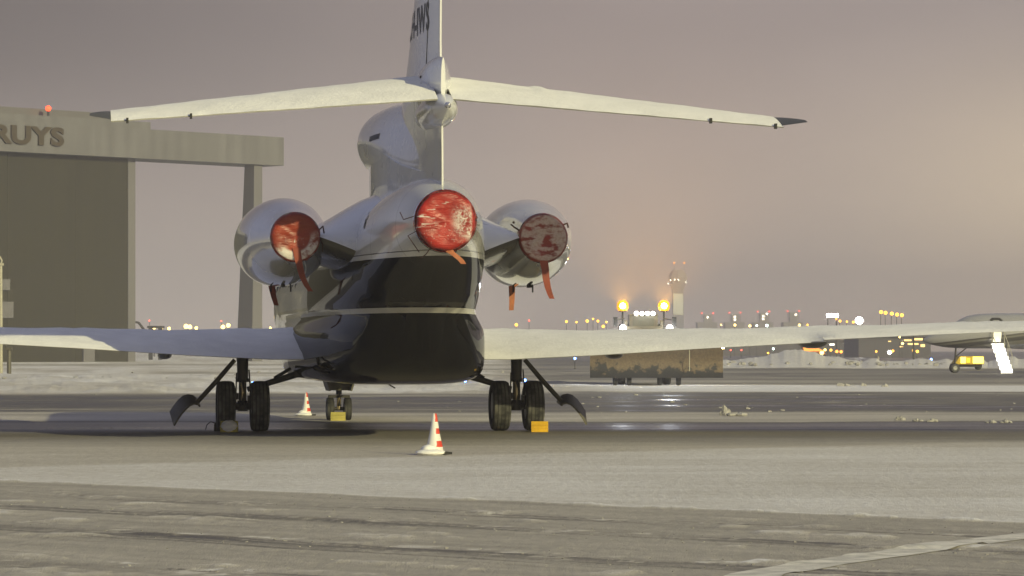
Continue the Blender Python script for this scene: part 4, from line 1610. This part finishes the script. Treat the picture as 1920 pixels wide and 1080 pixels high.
mb = MB()
mb.loft([[(x, body2(x, z) - .012, z) for x, z in ((x0_, za), (x0_, zb_))] for x0_, za, zb_ in ((1.75, 2.52, 2.56), (2.1, 2.56, 2.78), (2.5, 2.58, 2.86), (2.9, 2.6, 2.86), (3.05, 2.64, 2.80))], False, False, closed=False)
mb.build('cockpit_window', GLASS, f2, fixn=False)
mb = MB()
d0, d1 = 3.72, 4.45
for x in (5.5, 6.3, 7.1, 7.9):
    mb.lathe([(.001, 0), (.14, 0), (.16, .04)], (x, body2(x, 2.7) - .02, 2.7), (0, 1, .2), 14)
build_each(mb, 'cabin_window', GLASS, f2)
mb = MB()
pts_o = [(d0, 1.8), (d0, 3.0), (d0 + .15, 3.12), (d1 - .15, 3.12), (d1, 3.0), (d1, 1.8)]
pts_i = [(d0 + .12, 1.8), (d0 + .12, 2.93), (d0 + .22, 3.0), (d1 - .22, 3.0), (d1 - .12, 2.93), (d1 - .12, 1.8)]
mb.loft([[(a[0], min(body2(a[0], a[1]), -.35) - .02, a[1]), (a[0], min(body2(a[0], a[1]), -.35) + .05, a[1]), (b2[0], min(body2(b2[0], b2[1]), -.35) + .05, b2[1]), (b2[0], min(body2(b2[0], b2[1]), -.35) - .02, b2[1])] for a, b2 in zip(pts_o, pts_i)])
mb.build('door_frame', DARK, f2, smooth=False)
mb = MB()
mb.loft([[(x, body2(x, z) - .03, z) for x in (d0 + .14, d1 - .14)] for z in (1.75, 2.0, 2.3, 2.6, 2.9)], False, False, closed=False)
CABL = lamp('lit_cabin', (1.0, 0.86, 0.66), .55)
mb.build('doorway', CABL, f2, fixn=False)
STAIR_GLOW = lamp('glowing_stair', (1.0, 0.98, 0.86), 3.2)  # treads emit to imitate lamps shining on them
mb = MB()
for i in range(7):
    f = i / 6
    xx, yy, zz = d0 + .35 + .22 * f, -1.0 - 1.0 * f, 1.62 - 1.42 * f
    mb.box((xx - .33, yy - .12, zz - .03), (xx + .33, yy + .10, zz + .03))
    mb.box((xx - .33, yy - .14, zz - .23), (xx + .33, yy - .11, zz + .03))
ast = mb.build('airstair', STAIR_GLOW, j2, smooth=False)
mb = MB()
for sx2 in (-.36, .36):
    mb.tube([(d0 + .35 + sx2, -.95, 2.35), (d0 + .46 + sx2, -1.5, 1.7), (d0 + .57 + sx2, -2.05, .9)], .025, 6)
    for f in (0.1, .5, .95):
        mb.tube([(d0 + .35 + .22 * f + sx2, -1 - f, 1.6 - 1.4 * f), (d0 + .35 + .22 * f + sx2, -1 - f, 2.3 - 1.4 * f)], .02, 6)
mb.build('handrail', PALE, ast)
mb = MB()
for yy in (-.14, .14):
    mb.lathe([(.001, -.07), (.12, -.075), (.24, -.07), (.27, -.03), (.27, .03), (.24, .07), (.12, .075), (.001, .07)], (1.85, yy, .27), (0, 1, 0), 24, matf=lambda i, j: 1 if i in (0, 6) else 0)
nw = mb.build('nose_wheel', [TDARK, RIM], j2)
mb = MB()
mb.tube([(1.85, 0, .3), (1.95, 0, 1.6)], .05, 8)
mb.tube([(1.9, 0, .9), (2.6, 0, 1.45)], .03, 8)
mb.build('nose_strut', GEAR, j2)
for sgn in (1, -1):
    mb = MB()
    mb.loft([wing_sec(sgn * y, 7.2 + .35 * y * 1.0, z, -ch, -2, .1) for y, z, ch in ((.6, 1.45, 2.6), (3, 1.6, 1.9), (7, 1.85, 1.1))])
    mb.build('wing', J2W, j2)
    mb = MB()
    mb.tube([(8.0, sgn * 1.6, 1.4), (8.0, sgn * 1.6, .3)], .06, 8)
    mb.lathe([(.001, -.08), (.2, -.09), (.3, -.06), (.3, .06), (.2, .09), (.001, .08)], (8.0, sgn * 1.6, .3), (0, 1, 0), 20)
    mb.build('main_gear', TDARK, j2)
mb = MB()
mb.loft([[(x0_, -.06, z), (x1_, -.02, z), (x1_, .02, z), (x0_, .06, z)] for x0_, x1_, z in ((13.2, 16.8, 3.0), (15.2, 17.6, 5.2))])
mb.build('fin', J2W, j2, smooth=False)
for sgn in (1, -1):
    mb = MB()
    mb.lathe([(.3, 0), (.42, .15), (.45, 1.2), (.34, 2.3)], (10.8, sgn * 1.4, 2.9), (1, 0, 0), 24, cap=(True, True))
    mb.build('nacelle', J2W, j2)

# lit yellow ground power unit beyond the jet
YL = lamp('lit_yellow_window', (1.0, 0.78, 0.16), 2.6)
YB = lamp('lit_yellow_body', (1.0, 0.68, 0.03), .8)
VD = 215
gu = thing('power_unit', 'yellow lit ground power unit standing beyond the small jet nose', 'ground equipment', (GX(1817, VD), VD, 0))
mb = MB()
vx = lambda u: GX(u, VD) - GX(1817, VD)
vz = lambda v: CH - (v - HZ) * VD / F
mb.hexa([(vx(1790), 0, vz(683)), (vx(1845), 0, vz(683)), (vx(1845), 2, vz(683)), (vx(1790), 2, vz(683)), (vx(1800), 0, vz(668)), (vx(1845), 0, vz(668)), (vx(1845), 2, vz(668)), (vx(1800), 2, vz(668))])
gb = mb.build('body', simple('yellow_unit_paint', (.6, .42, .02), .5), gu, smooth=False)
mb = MB()
mb.box((vx(1801), -.03, vz(681)), (vx(1811), -.005, vz(669.5)))
mb.box((vx(1824), -.03, vz(681.5)), (vx(1844), -.005, vz(669)))
build_each(mb, 'lit_panel', YL, gb, smooth=False)
mb = MB()
mb.box((vx(1812.5), -.03, vz(680)), (vx(1819), -.005, vz(671)))
mb.build('grille', YB, gb, smooth=False)
mb = MB()
for u in (1797, 1838):
    mb.lathe([(.001, -.1), (.22, -.1), (.22, .1), (.001, .1)], (vx(u), 1.0, .22), (0, 1, 0), 14)
mb.box((vx(1795), .2, .2), (vx(1842), 1.8, vz(682)))
build_each(mb, 'wheel', TDARK, gu, smooth=False)

# ------------------------------------------------------------------ far lights, buildings, tower
L_AMB = lamp('amber_lamp', (1.0, 0.44, 0.05), 5.0)
L_YEL = lamp('yellow_white_lamp', (1.0, 0.66, 0.18), 7.0)
L_WHT = lamp('white_lamp', (1.0, 0.97, 0.88), 26.0)
L_RED = lamp('red_far_lamp', (1.0, 0.10, 0.06), 6.0)
L_ORG = lamp('orange_lamp', (1.0, 0.28, 0.04), 5.0)
L_GRN = lamp('pale_green_lamp', (0.7, 1.0, 0.85), 14.0)
L_BLU = lamp('blue_taxi_lamp', (0.10, 0.25, 1.0), 30.0)
LM = dict(a=L_AMB, y=L_YEL, w=L_WHT, r=L_RED, o=L_ORG, g=L_GRN)
POLE = simple('dark_pole', (0.05, 0.05, 0.05), 0.7)


def lampost(u, v, c, px, D, label, group, cat='lamp post', nm='lamp_post'):
    pos = P(u, v, D)
    root = thing(nm, label, cat, (pos.x, D, 0), 0, group)
    r = px * 0.5 * D / F
    mb = MB()
    mb.tube([(0, .3 + r, 0), (0, .3 + r, pos.z)], [.07, .05], 6)
    mb.build('pole', POLE, root)
    mb = MB()
    mb.lathe([(.001, -r * .35), (r * .8, -r * .3), (r, 0), (r * .8, r * .45), (.001, r * .5)], (0, 0, pos.z), (0, 1, 0), 10)
    mb.build('lamp_head', LM[c], root)
    return root


for (u, v, c, px) in ((289, 614.5, 'y', 6), (302, 615.0, 'y', 7), (317, 616.0, 'y', 6), (349, 612, 'y', 9), (356, 613.0, 'y', 8), (368, 615.0, 'y', 6), (418, 613.0, 'y', 8), (428, 610, 'y', 8), (507, 615, 'y', 5)):
    lampost(u, v, c, px, 620, 'bright yellow floodlight in the far row seen under the hangar canopy', 'far floodlights between hangar and left engine', 'floodlight', 'floodlight')
lampost(280, 601, 'r', 3, 640, 'small red mast light just right of the hangar wall', None, 'mast light', 'mast_light')
lampost(415, 602, 'r', 3, 640, 'small red mast light left of the hangar column', None, 'mast light', 'mast_light')
lampost(288, 613, 'o', 4, 630, 'dim orange lamp low beside the hangar wall', None)
for (u, v, c, px) in ((1062, 603, 'a', 5), (1081, 604, 'a', 4), (1101, 602, 'a', 6), (1112, 598, 'a', 4), (1121, 602, 'a', 5), (1131, 612, 'a', 6), (1137, 604, 'a', 4), (968, 609, 'a', 6)):
    lampost(u, v, c, px, 620, 'amber street lamp in the far row left of the snow plough', 'amber lamps left of the plough')
lampost(992, 601, 'r', 3, 640, 'small red mast light right of the jet tail', None, 'mast light', 'mast_light')
for (u, v, c, px) in ((1352, 609, 'y', 3), (1378, 609.5, 'y', 5), (1406, 611, 'y', 5), (1419, 610.5, 'g', 4), (1438, 610.5, 'g', 5), (1499, 609.5, 'y', 5), (1514, 609, 'a', 4)):
    lampost(u, v, c, px, 640, 'far pale lamp just above the right wing below the terminal blocks', 'pale lamps along the right wing')
for (u, v, c, px) in ((1568, 598, 'o', 4), (1575, 602, 'a', 5), (1588, 603, 'a', 4), (1600, 604, 'a', 5)):
    lampost(u, v, c, px, 600, 'small amber lamp left of the large round white floodlight', 'amber lamps beside the round floodlight')
for i, (u, v) in enumerate(((1652, 585), (1660.5, 586.5), (1672, 588), (1682, 589.8), (1691, 591))):
    lampost(u, v, 'a', 7, 560, 'amber high mast lamp in the slanting row left of the small jet', 'slanting row of amber mast lamps', 'mast lamp', 'mast_lamp')
lampost(1611, 601, 'w', 15, 560, 'large round white floodlight above the right wing', None, 'floodlight', 'floodlight')
for (u, v, c, px, D) in ((1370, 656.5, 'r', 3, 520), (1390, 656.5, 'r', 3, 520), (1440, 662, 'a', 4, 520), (1450, 654, 'g', 4, 540), (1541, 661, 'y', 8, 480), (1547, 656, 'y', 5, 480), (1558, 656.5, 'a', 5, 480), (1569, 659, 'o', 6, 480), (1577, 659.5, 'o', 6, 480), (1643, 659, 'a', 4, 500), (1668, 660.5, 'w', 7, 500), (1674, 658, 'a', 5, 500), (1720, 659, 'a', 6, 500), (1712, 657, 'a', 4, 500), (1692, 644, 'y', 5, 520), (1687, 632, 'y', 4, 520)):
    lampost(u, v, c, px, D, 'low apron light glowing under the right wing on the far side of the field', 'apron lights under the right wing', 'apron light', 'apron_light')
# lit sign board
mb = MB()
pos = P(1561, 591.5, 600)
mb.box((-1.05, 0, -.27), (1.05, .3, .27))
sg = thing('sign_board', 'white backlit sign board glowing above the right wing', 'sign', (pos.x, 600, 0))
o_ = mb.build('panel', L_WHT, sg, smooth=False, loc=(0, 0, pos.z))
mb = MB()
for x in (-.8, .8):
    mb.tube([(x, .4, 0), (x, .4, pos.z + .2)], .1, 6)
build_each(mb, 'pole', POLE, sg)

HALL = simple('far_hall_wall', (0.10, 0.095, 0.11), 0.8, vary=.1, vscale=.05)
FARB = simple('far_building_wall', (0.42, 0.39, 0.37), 0.8, vary=.1, vscale=.05)
WINL = lamp('far_lit_window', (1.0, 0.90, 0.68), 7.0)
TOWL = lamp('tower_lit_glass', (1.0, 0.92, 0.62), .75)
for (u0, u1, v0, wins, lab) in ((1308, 1345, 590, [(1327, 595)], 'leftmost far terminal block with one lit window and two red roof lights'), (1360, 1396, 589, [(1378, 594), (1378, 599.5)], 'second far terminal block with two stacked lit windows'),
                                (1413, 1450, 587, [(1431, 593), (1431, 598), (1438, 588.5)], 'third far terminal block with three lit windows'), (1469, 1506, 586, [(1492, 590)], 'rightmost far terminal block with a single dim window')):
    D = 1850
    cx = GX((u0 + u1) / 2, D)
    rt = thing('terminal_block', lab, 'building', (cx, D, 0))
    hw = (u1 - u0) / 2 * D / F
    ztop = CH - (v0 - HZ) * D / F
    mb = MB()
    zpod = CH - (604 - HZ) * D / F
    mb.box((-hw, 0, 0), (hw, 18, zpod))
    mb.box((-hw * .34, .2, zpod), (hw * .5, 10, ztop))
    bw = mb.build('wall', FARB, rt, smooth=False)
    kk = D / 820.0
    for (uu, vv) in wins:
        mb = MB()
        wx = GX(uu, D) - cx
        wz = CH - (vv - HZ) * D / F
        mb.box((wx - .26 * kk, -.05, wz - .26 * kk), (wx + .26 * kk, .25, wz + .26 * kk))
        mb.build('window', WINL, bw, smooth=False)
    for sgx in (-.58, .58):
        mb = MB()
        mb.tube([(hw * sgx, .5, zpod), (hw * sgx, .5, ztop + .7)], .10, 6)
        mk = mb.build('light_mast', POLE, rt)
        mb = MB()
        mb.ball((hw * sgx, .2, ztop + .8), .55, 6)
        mb.build('roof_light', L_RED, mk)
# low hall behind the field, lit warm at its right end
for (u0, u1, v0, D, lab, em) in ((1610, 1745, 632, 560, 'low far hall with amber lit front left of the small jet nose', 1), (1350, 1600, 640, 700, 'long low dark hall seen under the right wing', 0)):
    cx = GX((u0 + u1) / 2, D)
    hw = (u1 - u0) / 2 * D / F
    zt = CH - (v0 - HZ) * D / F
    rt = thing('cargo_hall', lab, 'building', (cx, D, 0))
    mb = MB()
    mb.box((-hw, 0, 0), (hw, 25, zt))
    bw = mb.build('wall', HALL, rt, smooth=False)
    mb = MB()
    mb.box((-hw - .3, -.5, zt), (hw + .3, 25.3, zt + .35))
    mb.build('roof', HALL, rt, smooth=False)
    if em:
        HALLW = lamp('amber_lit_window', (1.0, 0.62, 0.22), 2.4)
        for (uu, vv, ww, hh) in ((1702, 638, 14, 3), (1722, 636, 16, 4), (1712, 645, 20, 3), (1690, 650, 6, 2), (1730, 648, 8, 5), (1668, 640, 5, 2)):
            mb = MB()
            wx, wz = GX(uu, D) - cx, CH - (vv - HZ) * D / F
            kx = D / F / 2
            mb.box((wx - ww * kx, -.06, wz - hh * kx), (wx + ww * kx, -.02, wz + hh * kx))
            mb.build('window', HALLW, bw, smooth=False)
    else:
        for uu in (1530, 1560, 1590):
            mb = MB()
            wx, wz = GX(uu, D) - cx, CH - (646 - HZ) * D / F
            mb.box((wx - .5, -.06, wz - .15), (wx + .5, -.02, wz + .15))
            mb.build('window', WINL, bw, smooth=False)

# orange lit lorry across the field
D = 480
lo = thing('orange_lorry', 'orange lit lorry across the field under the right wing fairing', 'lorry', (GX(1530, D), D, 0))
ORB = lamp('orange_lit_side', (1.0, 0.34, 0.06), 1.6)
mb = MB()
k = D / F
mb.hexa([(-24 * k, 0, .6), (20 * k, 0, .6), (20 * k, 2.4, .6), (-24 * k, 2.4, .6), (-26 * k, 0, CH + 6 * k), (4 * k, 0, CH + 4 * k), (4 * k, 2.4, CH + 4 * k), (-26 * k, 2.4, CH + 6 * k)])
mb.build('body', simple('lorry_paint', (.3, .1, .03), .6), lo, smooth=False)
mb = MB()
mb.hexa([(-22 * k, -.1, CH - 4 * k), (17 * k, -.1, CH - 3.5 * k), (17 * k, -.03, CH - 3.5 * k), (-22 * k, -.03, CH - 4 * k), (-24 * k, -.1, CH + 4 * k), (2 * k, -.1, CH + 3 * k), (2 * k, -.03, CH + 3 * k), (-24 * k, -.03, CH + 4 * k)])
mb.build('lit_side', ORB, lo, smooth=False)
mb = MB()
for u in (-18, -8, 14):
    mb.lathe([(.001, -.1), (.45, -.1), (.45, .1), (.001, .1)], (u * k, .3, .45), (0, 1, 0), 14)
build_each(mb, 'wheel', TDARK, lo)

# control tower fading into the haze
D = 2000
tw = thing('control_tower', 'faint control tower in the haze behind the snow plough with a lit shaft window', 'control tower', (GX(1271, D), D, 0))
k = D / F


def wz_(v):
    return CH - (v - HZ) * k


mb = MB()
mb.loft([[(sx * a, sy * a, z) for sx, sy in ((-1, -1), (1, -1), (1, 1), (-1, 1))] for a, z in ((11 * k, 0), (10 * k, wz_(545)), (14 * k, wz_(532)))])
sh = mb.build('shaft', FARB, tw, smooth=False)
mb = MB()
mb.box((-9 * k, -11.3 * k, wz_(590)), (9 * k, -11.1 * k, wz_(551)))
TW = TOWL
mb.build('window', TW, sh, smooth=False)
mb = MB()
mb.lathe([(14 * k, wz_(532)), (17 * k, wz_(526)), (18 * k, wz_(520)), (15 * k, wz_(512)), (10 * k, wz_(506)), (.01, wz_(505))], (0, 0, 0), (0, 0, 1), 8)
cbn = mb.build('cab', FARB, tw, smooth=False)
mb = MB()
for (u, v) in ((1264, 525), (1271, 525), (1256, 526), (1285, 530), (1252, 532)):
    mb.ball(((u - 1271) * k, -18.5 * k, wz_(v)), .5, 6)
build_each(mb, 'cab_light', WINL, cbn)
for u in (1264, 1283):
    mb = MB()
    mb.tube([((u - 1271) * k, 0, wz_(507)), ((u - 1271) * k, 0, wz_(494))], .15, 6)
    mk = mb.build('mast', POLE, tw)
    mb = MB()
    mb.ball(((u - 1271) * k, -.2, wz_(493)), .6, 6)
    mb.build('mast_light', L_ORG, mk)

# blue taxiway edge lights
for (u, v, D, lab) in ((474, 718, 118, 'blue taxiway light glowing beside the left main wheels'), (872, 714, 128, 'blue taxiway light under the right end of the jet belly'), (984, 713, 130, 'blue taxiway light between the right main wheels'),
                       (1078, 672, 230, 'blue taxiway light beyond the right wing root'), (1739, 677, 262, 'blue taxiway light below the small jet nose'), (1746, 674, 300, 'farther blue taxiway light below the small jet nose')):
    pos = P(u, v, D)
    rt = thing('taxiway_light', lab, 'taxiway light', (pos.x, D, 0))
    mb = MB()
    mb.tube([(0, 0, 0), (0, 0, pos.z - .05)], .03, 8)
    mb.lathe([(.09, 0), (.08, .03), (.03, .05)], (0, 0, 0), (0, 0, 1), 12)
    mb.build('stem', POLE, rt)
    mb = MB()
    r = max(.05, 4.2 * D / F * .5)
    mb.ball((0, 0, pos.z), r, 8)
    mb.build('lamp_globe', L_BLU, rt)
# dark pole and white pole by the snow bank
D = 300
mb = MB()
mb.tube([(0, 0, 0), (0, 0, P(1713, 630, D).z)], [.09, .07], 8)
tag(mb.build('flood_pole', POLE, loc=(GX(1713, D), D, 0)), 'thin dark pole standing behind the snow bank left of the small jet', 'pole')
D = 250
mb = MB()
mb.tube([(0, 0, 0), (0, 0, P(1647, 668, D).z)], .05, 8)
tag(mb.build('marker_stake', PALE, loc=(GX(1647, D), D, 0)), 'short pale marker stake in the right snow bank', 'stake')

# dark loading platform and a parked van far left beyond the wing
D = 430
pf = thing('loading_platform', 'dark loading platform with a raised boom right of the hangar wall', 'ground equipment', (GX(290, D), D, 0))
k = D / F
mb = MB()
for u in (-8, 10):
    mb.box((u * k - .25, 0, 0), (u * k + .25, .5, CH + 40 * k))
mb.box((-14 * k, 0, CH + 40 * k), (14 * k, 3, CH + 44 * k))
mb.build('frame', TDARK, pf, smooth=False)
mb = MB()
mb.tube([(-18 * k, 0, CH + 34 * k), (-30 * k, 0, CH + 50 * k), (-36 * k, 0, CH + 51 * k)], .18, 6)
mb.build('boom', TDARK, pf)

# ------------------------------------------------------------------ lumps of snow
def lump(u, v, wpx, hpx, label, group=None):
    D = DV(v)
    k = D / F
    rnd = random.Random(int(u * 7 + v))
    mb = MB()
    for i in range(7):
        a = rnd.uniform(-.4, .4) * wpx * k
        rr = rnd.uniform(.25, .5)
        hh = hpx * k * rnd.uniform(.45, 1.0) * (1 - abs(a) / (wpx * k))
        mb.ball((a, rnd.uniform(-.2, .2) * wpx * k, hh * .35), 1, 7, sc=(wpx * k * rr * .5, wpx * k * rr * .5, hh * .65), jit=.16)
    o = mb.build('snow_lump', CLOD, loc=(GX(u, D), D, 0), angle=30)
    tag(o, label, 'snow lump', group or 'snow lumps on the apron')


lump(1357, 779, 26, 20, 'tallest ragged snow lump on the wet apron right of the gear door')
lump(1384, 780, 40, 11, 'low spread snow lump directly right of the tallest lump')
lump(1688, 788, 18, 10, 'round snow lump alone below the right wing, left of the pair')
lump(1722, 790, 22, 7, 'flat snow lump left of a pair near the right edge')
lump(1750, 791, 30, 7, 'wide flat snow lump in the middle of the right row')
lump(1860, 793, 22, 7, 'snow lump second from the right edge in the row')
lump(1887, 793, 24, 9, 'snow lump nearest the right edge of the row')
for u, v in ((1574, 724), (1586, 724), (1617, 724), (1658, 725)):
    lump(u, v, 14, 8, 'small snow lump on the bright strip lit by the plough', 'snow lumps on the lit strip')

rnd = random.Random(3)
mb = MB()


def clod(x, d, r):
    z0 = 0.0
    mb.ball((x, d, z0 + r * .2), r, 3, sc=(1.3, 1.1, .6), jit=.25)


for i in range(2600):
    d = rnd.uniform(17.5, 34)
    x = rnd.uniform(-.17, .17) * d
    q = (d - (29.3 - .9 * x)) / 1.345
    if q > .12:
        continue
    pr = sum(math.exp(-((q - a) / .5) ** 2) for a in (-3.1, -5.4, -8.0)) + .15 + (1.2 if abs(q) < .12 else 0)
    if rnd.random() < pr * .8:
        clod(x, d, rnd.choice((.003, .004, .005, .008)) * rnd.uniform(.7, 1.3))
for i in range(120):
    d = rnd.uniform(71, 100)
    x = rnd.uniform(-.16, .16) * d
    if (rnd.random() < .75) and x > 1 or rnd.random() < .3:
        clod(x, d, rnd.choice((.02, .025, .03, .05)) * rnd.uniform(.6, 1.2))
for i in range(500):
    d = rnd.uniform(238, 256)
    x = rnd.uniform(11, 32)
    mb.ball((x, d, .16 + .2 * rnd.random()), rnd.uniform(.06, .2), 3, sc=(1.3, 1, .8), jit=.25)
for i in range(260):
    d = rnd.choice((rnd.gauss(196, 4), rnd.gauss(158, 4)))
    x = rnd.uniform(-.17, -.0) * d
    mb.ball((x, d, .05), rnd.uniform(.03, .09), 3, sc=(1.3, 1, .7), jit=.25)
tag(mb.build('snow_clods', CLOD, angle=25, fixn=False), kind='stuff')

# ------------------------------------------------------------------ haze
mb = MB()
mb.box((-2000, -130, -1.2), (2000, 2100, 48))
hz_o = mb.build('haze', [], smooth=False, fixn=False)
hm = bpy.data.materials.new('haze_air')
hm.use_nodes = True
t = NT(hm.node_tree)
t.n.remove(t.n['Principled BSDF'])
pv = t.node('ShaderNodeVolumePrincipled')
pv.inputs['Color'].default_value = (1.0, 0.985, 0.965, 1)
pv.inputs['Density'].default_value = 0.0008
pv.inputs['Anisotropy'].default_value = 0.75
t.l.new(pv.outputs[0], t.n['Material Output'].inputs['Volume'])
hz_o.data.materials.append(hm)
tag(hz_o, kind='stuff')
